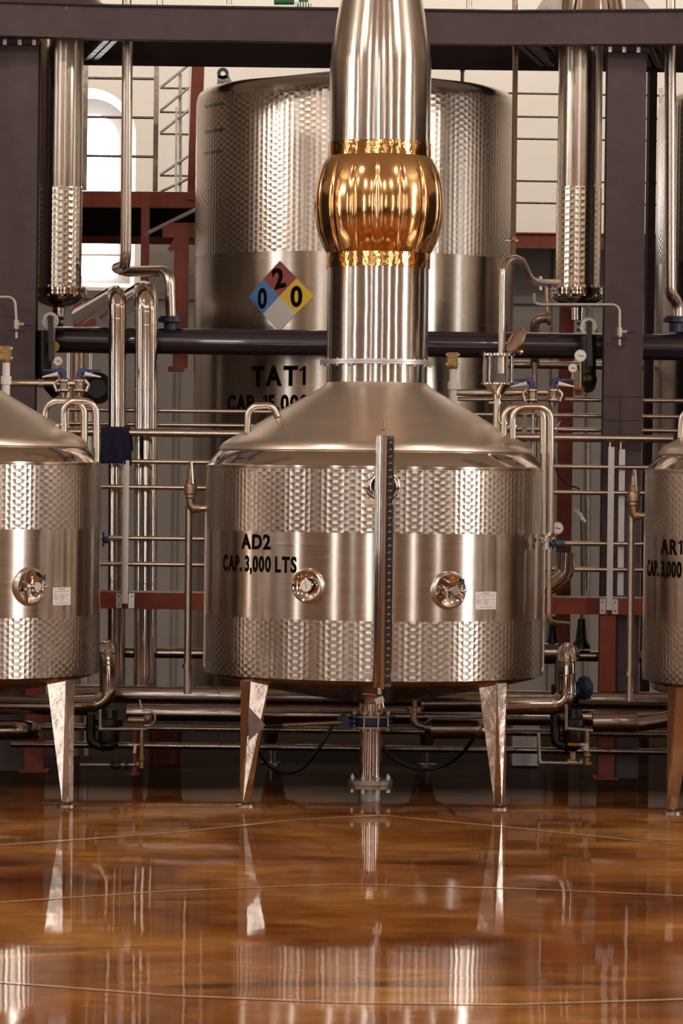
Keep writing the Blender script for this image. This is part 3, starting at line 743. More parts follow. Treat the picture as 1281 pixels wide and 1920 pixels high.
# outlet pipe with butterfly valve under the central still
YO = YT
out = thing('outlet_pipe', 'upright steel outlet pipe with bolted flanges under the central still', 'pipe', (P(695, 1490, YO).x, YO, 0))
ox = cx - S(3, YO)
def oz(py): return P(697, py, YO).z
mb = MB(); mb.lathe(ox, YO, [(S(22, YO), oz(1463)), (S(20.5, YO), oz(1362)), (S(20.5, YO), oz(1362))], 40); mb.lathe(ox, YO, [(S(19, YO), oz(1342)), (S(19, YO), oz(1310))], 40); mb.build('pipe', m_clad, out)
mb = MB(); mb.lathe(ox, YO, [(S(23, YO), 0.0), (S(23, YO), oz(1478))], 40); mb.build('floor_stub', m_galv, out)
def flange(py0, py1, r, m=m_galv, par=out):
    mb = MB(); mb.lathe(ox, YO, [(S(18, YO), oz(py0)), (S(r, YO), oz(py0)), (S(r, YO), oz(py1)), (S(18, YO), oz(py1))], 48); return mb.build('flange', m, par)
flange(1478, 1471, 42, m_bronze); f2 = flange(1470, 1462, 42)
for k in range(8):
    a = PI / 8 + k * PI / 4; p = Vector((ox + S(36, YO) * math.sin(a), YO - S(36, YO) * math.cos(a), oz(1485)))
    mb = MB(); mb.rev(p, Z, [(0, .012), (.02, .012), (.02, .006), (oz(1455) - oz(1485) - .012, .006), (oz(1455) - oz(1485) - .012, .012), (oz(1455) - oz(1485), .012), (oz(1455) - oz(1485), .006), (oz(1452) - oz(1485), .006)], 6); mb.build('bolt', m_alu, f2)
f3 = flange(1364.5, 1361, 41); flange(1344, 1341, 41)
for k in range(8):
    a = PI / 8 + k * PI / 4; p = Vector((ox + S(34, YO) * math.sin(a), YO - S(34, YO) * math.cos(a), oz(1371)))
    mb = MB(); mb.rev(p, Z, [(0, .005), (.01, .011), (.018, .011), (.018, .005), (oz(1338) - oz(1371), .005), (oz(1338) - oz(1371), .011), (oz(1334) - oz(1371), .011)], 8); mb.build('bolt', m_alu, f3)
bv = thing('butterfly_valve', 'blue butterfly valve between bolted flanges with a long bronze lever', 'valve', (ox, YO, oz(1362)))
mb = MB(); mb.lathe(ox, YO, [(S(20, YO), oz(1361)), (S(31, YO), oz(1360)), (S(32, YO), oz(1352)), (S(31, YO), oz(1345)), (S(20, YO), oz(1344))], 48)
mb.cyl((ox - S(28, YO), YO - .03, oz(1352)), (ox - S(50, YO), YO - .03, oz(1353)), S(7, YO)); mb.rev((ox - S(52, YO), YO - .065, oz(1353)), (0, 1, 0), [(0, S(12, YO)), (.05, S(13.5, YO))], 24)
mb.cyl((ox + S(28, YO), YO, oz(1352)), (ox + S(40, YO), YO, oz(1352)), S(4, YO)); mb.build('body', m_blue, bv)
mb = MB(); mb.cyl((ox - S(55, YO), YO - .08, oz(1353)), (ox - S(185, YO), YO - .10, oz(1360)), S(4.5, YO)); mb.build('lever', m_bronze, bv)
mb = MB(); mb.cyl((ox - S(165, YO), YO - .10, oz(1359)), (ox - S(212, YO), YO - .105, oz(1361)), S(4.4, YO)); mb.build('lever_grip', m_black, bv)
# triangular bracket on the left leg
mb = MB(); b0 = P(466, 1325, YT - .53); b1 = P(466, 1390, YT - .53); b2 = P(498, 1360, YT - .5)
mb.add([b0, b1, b2, b0 + Yv * .02, b1 + Yv * .02, b2 + Yv * .02], [(0, 1, 2), (5, 4, 3), (0, 3, 4, 1), (1, 4, 5, 2), (2, 5, 3, 0)])
tag(mb.build('lever_bracket', m_dull), 'triangular steel bracket on the left front leg of the central still', 'bracket')

# ================================================================== BIG STORAGE TANKS BEHIND
YA = 22.5
tx = P(664, 560, YA).x; RA = S(299, YA)
def az(py): return P(664, py, YA).z
def storage(root, ox_, oy_):
    def pr(l): return [(h * YA / F, az(y)) for h, y in l]
    mb = MB(); mb.lathe(ox_, oy_, pr([(270, 1296), (299, 1285), (299, 200), (298, 190), (294, 182), (286, 176), (272, 171)]), 128); mb.build('shell', m_tat, root)
    mb = MB(); mb.lathe(ox_, oy_, pr([(299, 489), (299.6, 489), (299.6, 204), (298.6, 194), (294.6, 184), (288, 178)]), 128); mb.build('dimpled_jacket', m_dimp2, root)
    mb = MB(); mb.lathe(ox_, oy_, pr([(273, 171.5), (180, 157), (40, 134), (38, 120), (8, 119)]), 96); mb.build('cap', m_cap, root)
    mb = MB(); mb.lathe(ox_, oy_, pr([(295, 1287), (200, 1303), (60, 1320), (20, 1325)]), 64); mb.build('dished_bottom', m_dull, root)
    for ang in (-35, 35, -145, 145):
        a = math.radians(ang); d = Vector((math.sin(a), -math.cos(a), 0)); c = Vector((ox_, oy_, 0)) + d * .80; sx = Vector((math.cos(a), math.sin(a), 0))
        mb = MB(); zt = az(1292); zb_ = .10
        up = [c + sx * u + d * v + Z * zt for u, v in ((-.08, -.05), (-.08, .05), (.08, .05), (.08, -.05))]; lo = [c + sx * u + d * v + Z * zb_ for u, v in ((-.022, -.02), (-.022, .02), (.022, .02), (.022, -.02))]
        mb.add(up + lo, [(4, 5, 1, 0), (5, 6, 2, 1), (6, 7, 3, 2), (7, 4, 0, 3), (0, 1, 2, 3), (7, 6, 5, 4)]); mb.rev((c.x, c.y, 0), Z, [(0, .06), (.01, .06), (.014, .012), (.1, .012)])
        mb.build('leg', m_polw, root, ang=20)
    return root
tank = thing('storage_tank', 'tall steel storage tank marked TAT1 behind the central still', 'tank', (tx, YA, 0), 'tall storage tanks')
storage(tank, tx, YA)
ta = lambda px: math.asin((px - 664) / 299.0)
t2 = P(1528, 560, 22.6)
tank2 = copy_tree(tank); tank2.location = (t2.x, 22.6, 0); tank2['_w'] = (t2.x, 22.6, 0); tank2.rotation_euler = (0, 0, -.3)
tank2['label'] = 'tall steel storage tank cut off by the right edge, behind the aubergine column'
yf = YA - RA * .85
wrap_text('TAT1', 'lettering', tx, YA, RA + .002, ta(480), ta(578), P(529, 723, yf).z, P(529, 686, yf).z, m_blk, tank)
wrap_text('CAP. 15,000 LTS', 'lettering', tx, YA, RA + .002, ta(435), ta(650), P(529, 770, yf).z, P(529, 740, yf).z, m_blk, tank)
# hazard placard
ac = ta(529); pz = P(529, 556, yf).z; hz = S(66, yf); ha = S(70, yf) / RA
pla = MB()
def dia(q0, q1, q2, q3, m, par, name, n=8):
    mb = MB(); vs = []; fs = []
    for j in range(n + 1):
        for i in range(n + 1):
            u, v = i / n, j / n
            a = (1 - v) * ((1 - u) * q0[0] + u * q1[0]) + v * ((1 - u) * q3[0] + u * q2[0]); z = (1 - v) * ((1 - u) * q0[1] + u * q1[1]) + v * ((1 - u) * q3[1] + u * q2[1])
            A = ac + a * ha; R = RA + .003; vs.append((tx + R * math.sin(A), YA - R * math.cos(A), pz + z * hz))
    for j in range(n):
        for i in range(n): k = j * (n + 1) + i; fs.append((k, k + 1, k + n + 2, k + n + 1))
    mb.add(vs, fs); return mb.build(name, m, par)
pw = dia((0, -1), (.5, -.5), (0, 0), (-.5, -.5), m_dec['w'], tank, 'hazard_placard')
pw['label'] = 'diamond hazard placard in white, blue, red and yellow'
dia((0, 0), (.5, .5), (0, 1), (-.5, .5), m_dec['r'], pw, 'red_quarter'); dia((-.5, -.5), (0, 0), (-.5, .5), (-1, 0), m_dec['b'], pw, 'blue_quarter'); dia((.5, -.5), (1, 0), (.5, .5), (0, 0), m_dec['y'], pw, 'yellow_quarter')
for ch, ux, uz, wch, hch, rt in (('2', -.03, .52, .36, .58, .22), ('0', -.53, -.04, .30, .58, 0), ('0', .50, -.0, .34, .58, 0)):
    A = ac + ux * ha; wrap_text(ch, 'digit', tx, YA, RA + .0045, A - wch / 2 * ha, A + wch / 2 * ha, pz + (uz - hch / 2) * hz, pz + (uz + hch / 2) * hz, m_blk, pw, rt)
# lifting lug and vent on top
mb = MB(); q = P(419, 160, YA); c2 = Vector((q.x, YA - .12, P(419, 160, YA).z)); r_ = S(11, YA); vs = []; k = 20
for yy in (0, .015):
    for R_ in (r_, r_ * .4):
        for i in range(k): a = 2 * PI * i / k; vs.append(c2 + Vector((R_ * math.cos(a), yy, S(18, YA) + R_ * math.sin(a))))
fs = []
for i in range(k):
    j = (i + 1) % k; fs += [(i, k + i, k + j, j), (2 * k + i, 2 * k + j, 3 * k + j, 3 * k + i), (i, j, 2 * k + j, 2 * k + i), (k + i, 3 * k + i, 3 * k + j, k + j)]
mb.add(vs, fs); mb.add([c2 + Vector((-r_ * .9, 0, S(14, YA))), c2 + Vector((-r_ * 1.0, 0, -S(14, YA))), c2 + Vector((r_ * 2.2, 0, -S(8, YA))), c2 + Vector((r_ * .95, 0, S(14, YA))), c2 + Vector((-r_ * .9, .015, S(14, YA))), c2 + Vector((-r_ * 1.0, .015, -S(14, YA))), c2 + Vector((r_ * 2.2, .015, -S(8, YA))), c2 + Vector((r_ * .95, .015, S(14, YA)))], [(0, 1, 2, 3), (7, 6, 5, 4), (0, 4, 5, 1), (1, 5, 6, 2), (2, 6, 7, 3)])
mb.build('lifting_lug', m_dull, tank)
mb = MB(); q = P(867, 155, YA); mb.cyl((q.x, YA, q.z), (q.x, YA, P(867, 134, YA).z), S(3.5, YA)); mb.rev((q.x, YA, P(867, 134, YA).z), Z, [(0, S(5, YA)), (.01, S(5, YA))]); mb.build('vent_pipe', m_dull, tank)
for py in (211, 258, 297):
    mb = MB(); wrap_poly(mb, tx, YA, RA + .004, ta(385), ta(420), P(400, py + 3, YA).z, P(400, py - 2, YA).z); mb.build('ladder_mark', m_dull, tank)

# ================================================================== CONDENSERS
def condenser(px, label, ytop=60):
    Yc = 21.37; q = P(px, 300, Yc); root = thing('condenser', label, 'condenser', (q.x, Yc, P(px, 600, Yc).z), 'upright shell condensers')
    z = lambda py: P(px, py, Yc).z; s = lambda n: S(n, Yc)
    mb = MB(); mb.lathe(q.x, Yc, [(s(40), z(545)), (s(40), z(352)), (s(41.5), z(345)), (s(41.5), z(60)), (s(41.5), z(24))], 64); mb.build('shell', m_neckfar, root)
    mb = MB(); mb.lathe(q.x, Yc, [(s(42), z(544)), (s(42.4), z(544)), (s(42.4), z(352)), (s(42), z(352))], 64); mb.build('dimpled_jacket', m_dimp3, root)
    mb = MB(); mb.lathe(q.x, Yc, [(s(40), z(541)), (s(53), z(541)), (s(53), z(546)), (s(51), z(547)), (s(53), z(548)), (s(53), z(553)), (s(40), z(553))], 64); f = mb.build('flange', m_pol, root)
    for k in range(12):
        a = 2 * PI * k / 12 + .2; p = Vector((q.x + s(49) * math.sin(a), Yc - s(49) * math.cos(a), z(557))); mb = MB(); mb.rev(p, Z, [(0, .008), (z(553) - z(557), .008), (z(553) - z(557), .005), (z(536) - z(557), .005)], 6); mb.build('bolt', m_alu, f)
    mb = MB(); mb.lathe(q.x, Yc, [(s(50), z(552)), (s(46), z(560)), (s(36), z(569)), (s(20), z(575)), (s(12), z(577)), (s(11), z(600))], 64); mb.build('dished_head', m_pol, root)
    return root
m_neckfar = brushed('condenser_steel', (.70, .63, .55), .27, .7, .10, wscale=4)
m_dimp3 = brushed('condenser_dimple', (.68, .61, .52), .2, .4, .1, (.03, .036, .8))
condenser(113, 'upright steel condenser hanging beside the left aubergine column')
condenser(1087, 'upright steel condenser hanging beside the right aubergine column')
# butterfly valves with white quadrant plates below the condensers
def quad_valve(px, py, ly, label, hose=True):
    Yq = 21.14; q = P(px, py, Yq); s = lambda n: S(n, Yq)
    root = thing('quadrant_valve', label, 'valve', (q.x, 21.25, q.z - s(16)), 'condenser outlet valves')
    mb = MB(); mb.rev((q.x, Yq, q.z), (0, -1, 0), [(0, s(15.5)), (.006, s(15.5))], 40)
    for k in range(9): 
        a = math.radians(190 + k * 9); mb.box(q + Vector((math.cos(a) * s(16), -.003, math.sin(a) * s(16))), (s(3), .005, s(2)), (Vector((math.cos(a), 0, math.sin(a))), Yv, Vector((-math.sin(a), 0, math.cos(a)))))
    pl = mb.build('quadrant_plate', m_white, root)
    mb = MB()
    for k in range(4): a = PI / 4 + k * PI / 2; mb.rev(q + Vector((math.cos(a) * s(9), -.006, math.sin(a) * s(9))), (0, -1, 0), [(0, .005), (.006, .005)], 8)
    mb.build('screw', m_bronze, pl)
    mb = MB(); mb.rev((q.x, 21.34, q.z), (0, -1, 0), [(0, s(9)), (.19, s(9))], 20); mb.rev((q.x, 21.30, q.z - s(8)), Z, [(0, s(20)), (s(5), s(20)), (s(5), s(14)), (s(12), s(14)), (s(12), s(20)), (s(17), s(20))], 32); mb.build('body', m_black, root)
    mb = MB(); mb.bar(q + Vector((0, -.02, s(5))), q + Vector((s(3 if px > 600 else 4), -.03, -s(ly))), s(10), .014); mb.rev(q + Vector((0, -.01, s(4))), (0, -1, 0), [(0, s(6)), (.025, s(6))], 16); mb.build('lever', m_black, root)
    return root
quad_valve(1104, 611, 76, 'black lever valve with white quadrant plate under the right condenser')
quad_valve(95, 601, 76, 'black lever valve with white quadrant plate under the left condenser')
mb = MB(); mb.tube([P(1103, 630, 21.2), P(1103, 712, 21.2), P(1103, 722, 21.35)], S(15, 21.2), .03); mb.sphere(P(1104, 712, 21.18), S(16, 21.2)); tag(mb.build('elbow_pipe', m_black), 'black painted elbow pipe below the right quadrant valve', 'pipe')
mb = MB(); mb.tube([P(80, 620, 21.25), P(80, 700, 21.25), P(110, 735, 21.3)], S(17, 21.2), .05); tag(mb.build('elbow_pipe', m_black), 'black painted elbow pipe below the left quadrant valve', 'pipe')
# main dark pipe
mb = MB(); q0 = P(105, 637, 21.42); mb.cyl((q0.x, 21.42, q0.z), (4.0, 21.42, q0.z), S(24.5, 21.42), 32)
for px in (478, 760): q = P(px, 640, 21.42); mb.rev((q.x, 21.42, q0.z), X, [(0, S(24.9, 21.42)), (.012, S(24.9, 21.42))], 32)
mb.build('header', m_bpipe).name = 'header_pipe'
tag(bpy.data.objects['header_pipe'], 'thick dark painted pipe running level behind the still neck', 'pipe')
# flanged blue branch stubs on the dark pipe
for px, lab in ((320, 'dark blue flanged stub on the thick dark pipe, left of the storage tank'), (1268, 'dark blue flanged stub on the thick dark pipe at the right edge')):
    q = P(px, 600, 21.42); mb = MB(); s = lambda n: S(n, 21.42)
    mb.rev((q.x, 21.42, P(px, 622, 21.42).z), Z, [(0, s(13)), (s(16), s(13)), (s(18), s(24)), (s(25), s(24)), (s(26), s(20)), (s(29), s(20))], 32)
    tag(mb.build('flanged_stub', m_navy), lab, 'pipe fitting', 'flanged stubs on the dark pipe')
mb = MB(); mb.tube([P(239, 60, 21.35), P(236, 497, 21.35), P(217, 503, 21.75), P(240, 509, 21.72), P(318, 508, 21.42), P(321, 594, 21.42)], S(10.3, 21.4), S(26, 21.4))
tag(mb.build('vapour_pipe', m_pipe), 'tall satin steel pipe dropping from the beam to the dark blue stub, left', 'pipe')
mb = MB(); mb.tube([P(1257, 60, 21.35), P(1257, 552, 21.35), P(1271, 566, 21.42), P(1271, 597, 21.42)], S(11, 21.4), S(22, 21.4))
tag(mb.build('vapour_pipe', m_pipe), 'tall satin steel pipe dropping to the stub at the right edge', 'pipe')
# pipes going up through the beam
mb = MB(); mb.cyl(P(238, 18, 21.3), P(237, -60, 21.3), S(9, 21.3)); tag(mb.build('riser_pipe', m_pipe), 'steel pipe rising above the ring beam, left of centre', 'pipe')
mb = MB(); mb.cyl(P(1258, 18, 21.3), P(1257, -60, 21.3), S(9, 21.3)); tag(mb.build('riser_pipe', m_pipe), 'steel pipe rising above the ring beam near the right edge', 'pipe')
mb = MB(); mb.cyl(P(966, 20, 21.2), P(966, -60, 21.2), S(5, 21.3)); tag(mb.build('riser_pipe', m_bronze), 'thin brown pipe rising above the ring beam, right of the still column', 'pipe')
mb = MB(); mb.cyl(P(300, 14, 21.2), P(300, -60, 21.2), S(6, 21.3)); tag(mb.build('riser_pipe', m_alu), 'pale railing post rising above the ring beam beside the pipe', 'post')

# insulated pipes
def clad(pts, r, Yr, label, name='insulated_pipe', bands=(), m=None, seg=5, bend=None, group=None, n=36):
    m = m or m_clad
    root = thing(name, label, 'pipe', min(pts, key=lambda p: p.z), group)
    mb = MB(); mb.tube(pts, r, bend or r * 1.6, n, seg); mb.build('cladding', m, root, ang=18)
    for (p, d) in bands:
        mb = MB(); mb.rev(p - Vector(d) * .004, d, [(0, r * 1.0), (.001, r * 1.035), (.008, r * 1.035), (.009, r * 1.0)], n); mb.build('band', m, root)
    return root
Yi = 21.17
s = S(17, Yi)
clad([P(218, 1300, Yi), P(220, 549, Yi), P(150, 592, 22.6)], s, Yi, 'narrower of two upright insulated pipes with polished elbow, left', bands=[(P(220, 598, Yi), Z), (P(220, 572, Yi), Z), (P(219, 1090, Yi), Z)], group='upright insulated pipes')
clad([P(272, 1288, Yi), P(274, 545, Yi), P(205, 588, 23.0)], S(22, Yi), Yi, 'wider of two upright insulated pipes with polished elbow, left', bands=[(P(274, 610, Yi), Z), (P(274, 585, Yi), Z), (P(273, 731, Yi), Z), (P(273, 1094, Yi), Z)], group='upright insulated pipes')

# ================================================================== PROCESS PIPES (behind columns)
for py, a_, lab in ((744, 1060, 'thin satin process pipe beside the right column, topmost of three'), (774, 130, 'thin satin process pipe, middle of three behind the rails'), (800.5, 130, 'thin satin process pipe, lowest of three behind the rails')):
    z_ = 1.65 + (HOR - py) * 21.31 / F; x0 = P(a_, py, 21.31).x; mb = MB(); mb.cyl((x0, 21.31, z_), (3.4, 21.31, z_), S(4.3, 21.3), 14)
    tag(mb.build('process_pipe', m_pipe), lab, 'pipe', 'thin level process pipes')
mb = MB(); z_ = P(1000, 684, 22.9).z; mb.cyl((P(962, 684, 22.9).x, 22.9, z_), (P(1213, 684, 22.9).x, 22.9, z_), S(7.5, 22.9)); mb.cyl(P(1003, 655, 22.7), P(1003, 860, 22.7), S(5, 22.7))
tag(mb.build('rear_pipe', m_pipe), 'satin wall pipe glimpsed below the dark pipe, right', 'pipe')
mb = MB(); mb.tube([P(1003, 684, 22.85), P(1003, 655, 22.5), P(1003, 598, 22.4), P(1030, 596, 22.4)], S(9, 22.4), .05); mb.rev(P(1026, 597, 22.4), X, [(0, S(13, 22)), (.02, S(13, 22))])
mb.cyl(P(1026, 540, 22.4), P(1026, 590, 22.4), S(3, 22)); tag(mb.build('pipe_elbow', m_bronze), 'brownish pipe elbow above the dark pipe, left of the right condenser', 'pipe')
for px in (1048, 1102):
    pass

# ================================================================== RAILS AND LOW PLATFORM
YR = 20.98
pf = thing('platform', 'low platform of oxide red beams and posts running behind the stills', 'platform', (0, 21.0, 0))
def ry(py): return 1.65 + (HOR - py) * YR / F
mb = MB(); chan(mb, (-3.2, YR, ry(1131)), (3.6, YR, ry(1131)), S(31, YR), .07); mb.build('edge_beam', m_red, pf)
mb = MB()
for i in range(300): mb.box((-3.2 + i * 6.8 / 300, YR + .03, ry(1114.5)), (.005, .075, S(3, YR)))
mb.box((.2, YR - .004, ry(1114)), (6.8, .004, S(3, YR))); mb.box((.2, YR + .065, ry(1114)), (6.8, .004, S(3, YR)))
o = mb.build('grating', m_galv, pf)
for px0, px1 in ((1123, 1153), (48, 83)):
    a = P(px0, 1300, YR + .02); b = P(px1, 1300, YR + .02); mb = MB(); beamI(mb, Vector(((a.x + b.x) / 2, YR + .05, ry(1146))), Vector(((a.x + b.x) / 2, YR + .05, 0)) if False else Vector(((a.x + b.x) / 2, YR + .05, ry(1146) - .001)), .01, .01) if False else None
    wx = b.x - a.x; cx_ = (a.x + b.x) / 2; zt = ry(1146); mb = MB()
    mb.box((cx_, YR + .01, zt / 2), (wx, .01, zt)); mb.box((cx_, YR + .10, zt / 2), (wx, .01, zt)); mb.box((cx_, YR + .055, zt / 2), (.008, .09, zt)); mb.box((cx_ + wx / 2 - .004, YR + .05, zt / 2), (.004, .08, zt))
    mb.box((cx_, YR + .055, .006), (wx * 1.5, .16, .012))
    mb.build('post', m_red, pf)
mb = MB(); q = P(258, 1400, YR + .1); mb.cyl((q.x, YR - .1, 0), (q.x, YR - .1, P(256, 1365, YR).z), S(5.5, YR)); mb.rev((q.x, YR - .1, 0), Z, [(0, .03), (.01, .03)])
tag(mb.build('pipe_stand', m_red), 'slim red pipe stand on the floor beside the red bucket', 'stand')
rg = thing('platform_railing', 'satin steel rails with aluminium posts on the low red platform', 'railing', (0, YR - .02, ry(1115)))
yr = YR - .035
for py, r, x0, x1 in ((816, 7.5, P(120, 816, yr).x, P(1262, 816, yr).x), (870, 4.6, -3.2, 3.6), (918, 4.6, -3.2, 3.6), (1013.5, 4.6, -3.2, 3.6), (1062, 4.6, -3.2, 3.6)):
    mb = MB(); mb.cyl((x0, yr, ry(py)), (x1, yr, ry(py)), S(r, yr), 18); mb.build('rail', m_pipe, rg)
def rpost(px, yt, yb, dy, plates=True):
    q = P(px, 1000, yr + dy); mb = MB(); wq = S(11.5, yr); z0, z1 = ry(yb), ry(yt)
    mb.box((q.x, yr - .034 + dy, (z0 + z1) / 2), (wq, .006, z1 - z0))
    for s_ in (-1, 1): mb.box((q.x + s_ * (wq / 2 - .003), yr - .026 + dy, (z0 + z1) / 2), (.005, .02, z1 - z0))
    o = mb.build('post', m_alu, rg)
    if plates:
        for s_ in (-1, 1):
            mb = MB(); mb.box((q.x + s_ * S(11.5, yr), YR - .016, ry(1131)), (S(11, yr), .006, S(28, yr))); pl = mb.build('bracket', m_alu, o)
            mb = MB()
            for k in (-1, 1): mb.rev((q.x + s_ * S(12, yr), YR - .019, ry(1131 + k * 8)), (0, -1, 0), [(0, .006), (.005, .006)], 8)
            mb.build('bolt', m_dull, pl)
    return o
rpost(236, 868, 1136, 0); rpost(1144, 832, 1137, 0)
o = rpost(1164, 836, 1110, .075, False)
for px, dy in ((1144, -.005), (1164, .02)): mb = MB(); q = P(px, 830, yr); mb.cyl((q.x, yr, ry(840)), (q.x, yr, ry(822)), .005); mb.build('rod', m_pipe, rg)
# blue cloth
mb = MB(); NX, NZ = 26, 22; vs = []; x0 = P(188, 830, yr).x; x1 = P(245, 830, yr).x
for j in range(NZ + 1):
    t = j / NZ
    for i in range(NX + 1):
        u = i / NX; L = t * .39; R_ = .032; zt = ry(816)
        xx = x0 + (x1 - x0) * u + (.008 * math.sin(7 * t + 1) if u > .5 else .004 * math.sin(5 * t)) + t * t * .004
        if L < .185: y_ = yr - R_; z_ = zt - .185 + .012 * math.sin(u * 3 + .4) * (1 - L / .185) + L + .001 - .03 * (0)
        elif L < .185 + PI * R_: a = (L - .185) / R_; y_ = yr - R_ * math.cos(a); z_ = zt + R_ * math.sin(a)
        else: y_ = yr + R_; z_ = zt - (L - .185 - PI * R_)
        y_ += .006 * math.sin(u * 14 + t * 3) * (1 if L < .185 else -1) * min(1, abs(L - .235) * 8)
        vs.append((xx, y_, z_))
mb.add(vs, [(j * (NX + 1) + i, j * (NX + 1) + i + 1, (j + 1) * (NX + 1) + i + 1, (j + 1) * (NX + 1) + i) for j in range(NZ) for i in range(NX)])
o = mb.build('cloth', m_cloth, ang=80); md = o.modifiers.new('thick', 'SOLIDIFY'); md.thickness = .006
tag(o, 'folded navy blue cloth draped over the top rail beside the left still', 'cloth')

# ================================================================== LOW PIPEWORK
def level(px0, px1, py, r, Yl, label, m=m_dull, name='floor_pipe', bands=(), group=None):
    a = P(px0, py, Yl); b = P(px1, py, Yl); z = P((px0 + px1) / 2, py, Yl).z
    root = thing(name, label, 'pipe', ((a.x + b.x) / 2, Yl, z - S(r, Yl)), group)
    mb = MB(); mb.cyl((a.x, Yl, z), (b.x, Yl, z), S(r, Yl), 32); mb.build('cladding', m, root)
    for q in bands: mb = MB(); mb.rev((P(q, py, Yl).x, Yl, z), X, [(0, S(r * 1.0, Yl)), (.002, S(r * 1.03, Yl)), (.01, S(r * 1.03, Yl)), (.012, S(r, Yl))], 32); mb.build('band', m, root)
    return root
m_low = mat('low_cladding', (.36, .31, .28), .22, 1, bump=.10, scale=7, rn=.08)
level(120, 1500, 1309, 17, 20.75, 'upper of two long insulated pipes running low behind the stills', m_low, bands=(410, 592, 960), group='long low insulated pipes')
level(238, 1500, 1343, 16, 20.65, 'lower of two long insulated pipes running low behind the stills', m_low, bands=(410, 592, 960), group='long low insulated pipes')
level(60, 1500, 1371, 7, 20.9, 'narrow dull pipe just below the two long insulated pipes', m_dull)
level(20, 1500, 1404, 6.5, 20.9, 'narrow dull pipe close to the floor behind the stills', m_dull)
level(215, 390, 1224, 10, 21.25, 'level steel pipe below the red beam between left and central stills', m_low)
level(1030, 1290, 1231, 10, 21.25, 'level steel pipe crossing behind the red post, right', m_low)
level(1012, 1046, 1225, 20, 21.2, 'short fat insulated pipe end beside the lower right of the central still', m_low)
level(-80, 165, 1322, 18, 20.25, 'large insulated pipe entering low at the left edge', m_low)
Yk = 20.2
clad([P(-60, 1370, Yk), P(52, 1368, Yk), P(60, 1372, Yk + .3)], S(18.5, Yk), Yk, 'fat insulated pipe turning away near the floor, left edge', m=m_low, bands=[(P(28, 1369, Yk), X)])
clad([P(100, 1322, Yk), P(203, 1318, Yk), P(201, 1214, Yk), P(192, 1218, Yk + .6)], S(16, Yk), Yk, 'polished insulated pipe with elbow turning up beside the left still', bands=[(P(203, 1246, Yk), Z), (P(202, 1224, Yk), Z), (P(203, 1291, Yk), Z), (P(178, 1320, Yk), X)], bend=S(28, Yk), group='polished elbow pipes')
clad([P(940, 1322, Yk), P(1062, 1322, Yk), P(1062, 1222, Yk), P(1070, 1226, Yk + .6)], S(18.5, Yk), Yk, 'polished insulated pipe with elbow turning up beside the central still', bands=[(P(1062, 1266, Yk), Z), (P(1062, 1241, Yk), Z), (P(1062, 1301, Yk), Z), (P(1034, 1322, Yk), X)], bend=S(28, Yk), group='polished elbow pipes')
clad([P(1111, 1354, Yk), P(1195, 1354, Yk)], S(18.5, Yk), Yk, 'short fat insulated pipe in front of the red post foot', m=m_low, bands=[(P(1112, 1354, Yk), X), (P(1192, 1354, Yk), X)])
clad([P(1195, 1358, 20.45), P(1300, 1340, 20.45)], S(15, Yk), Yk, 'insulated pipe slanting away behind the right still leg', m=m_low)
clad([P(808, 1366, 20.0), P(880, 1366, 20.0), P(902, 1367, 20.0), P(905, 1366, 20.3)], S(19, Yk), Yk, 'insulated pipe with rounded end under the right of the central still', m=m_low, bands=[(P(862, 1366, 20.0), X)], bend=.06)
clad([P(790, 1318, 20.3), P(932, 1318, 20.3)], S(17, 20.3), Yk, 'insulated pipe under the right side of the central still', m=m_low)
mb = MB(); q = P(789, 1312, 20.3); mb.rev(q, X, [(0, S(14, 20)), (.01, S(17.6, 20)), (.06, S(17.6, 20))], 32); tag(mb.build('pipe_collar', m_blue), 'dark blue collar on the insulated pipe under the central still', 'pipe fitting')
# bronze fitting
ft = thing('drain_fitting', 'bronze flanged drain elbow under the central still, right of the outlet', 'pipe fitting', P(778, 1360, 20.0))
mb = MB(); q = P(778, 1326, 20.0); mb.cyl(P(778, 1308, 20.0), P(778, 1326, 20.0), S(5, 20)); mb.rev(P(778, 1335, 20.0), Z, [(0, S(14, 20)), (S(4, 20), S(14, 20)), (S(4, 20), S(17, 20)), (S(9, 20), S(17, 20))], 28)
mb.tube([P(776, 1334, 20.0), P(776, 1358, 20.0), P(800, 1362, 20.0)], S(7, 20), .04); mb.build('elbow', m_bronze, ft)
mb = MB(); mb.rev(P(796, 1363, 20.0), X, [(0, S(8, 20)), (S(13, 20), S(19, 20))], 28); mb.build('reducer', m_dull, ft)
# shiny elbow and flanges right of central still
clad([P(1062, 1036, 20.7), P(1060, 1075, 20.7), P(1032, 1098, 20.7), P(1010, 1100, 20.7)], S(17, 20.7), Yk, 'polished open-ended elbow beside the right flank of the central still', m=m_pol, bend=.05)

# small galvanised pipework
def gal(paths, r, label, Yg, m=m_galv, extra=None, name='drain_pipework', cat='pipe'):
    mb = MB()
    for p in paths:
        pts = [P(a, b, Yg + (c[0] if c else 0)) for a, b, *c in p]; mb.tube(pts, S(r, Yg), S(r * 1.6, Yg), 12, 5)
        for q in pts[1:-1]: mb.sphere(q, S(r * 1.35, Yg), 12)
    if extra: extra(mb, Yg)
    root = thing(name, label, cat, P(paths[0][0][0], paths[0][0][1], Yg)); mb.build('pipe', m, root); return root
Yg = 19.95
g1 = gal([[(188, 1330), (188, 1367), (276, 1367)], [(266, 1367), (266, 1390)]], 3.2, 'small galvanised drain pipework beside the left still leg', Yg)
mb = MB(); mb.bar(P(240, 1396, Yg), P(272, 1396, Yg), .008, .004); mb.bar(P(254, 1396, Yg), P(252, 1412, Yg), .014, .004); mb.build('valve_handle', m_white, g1)
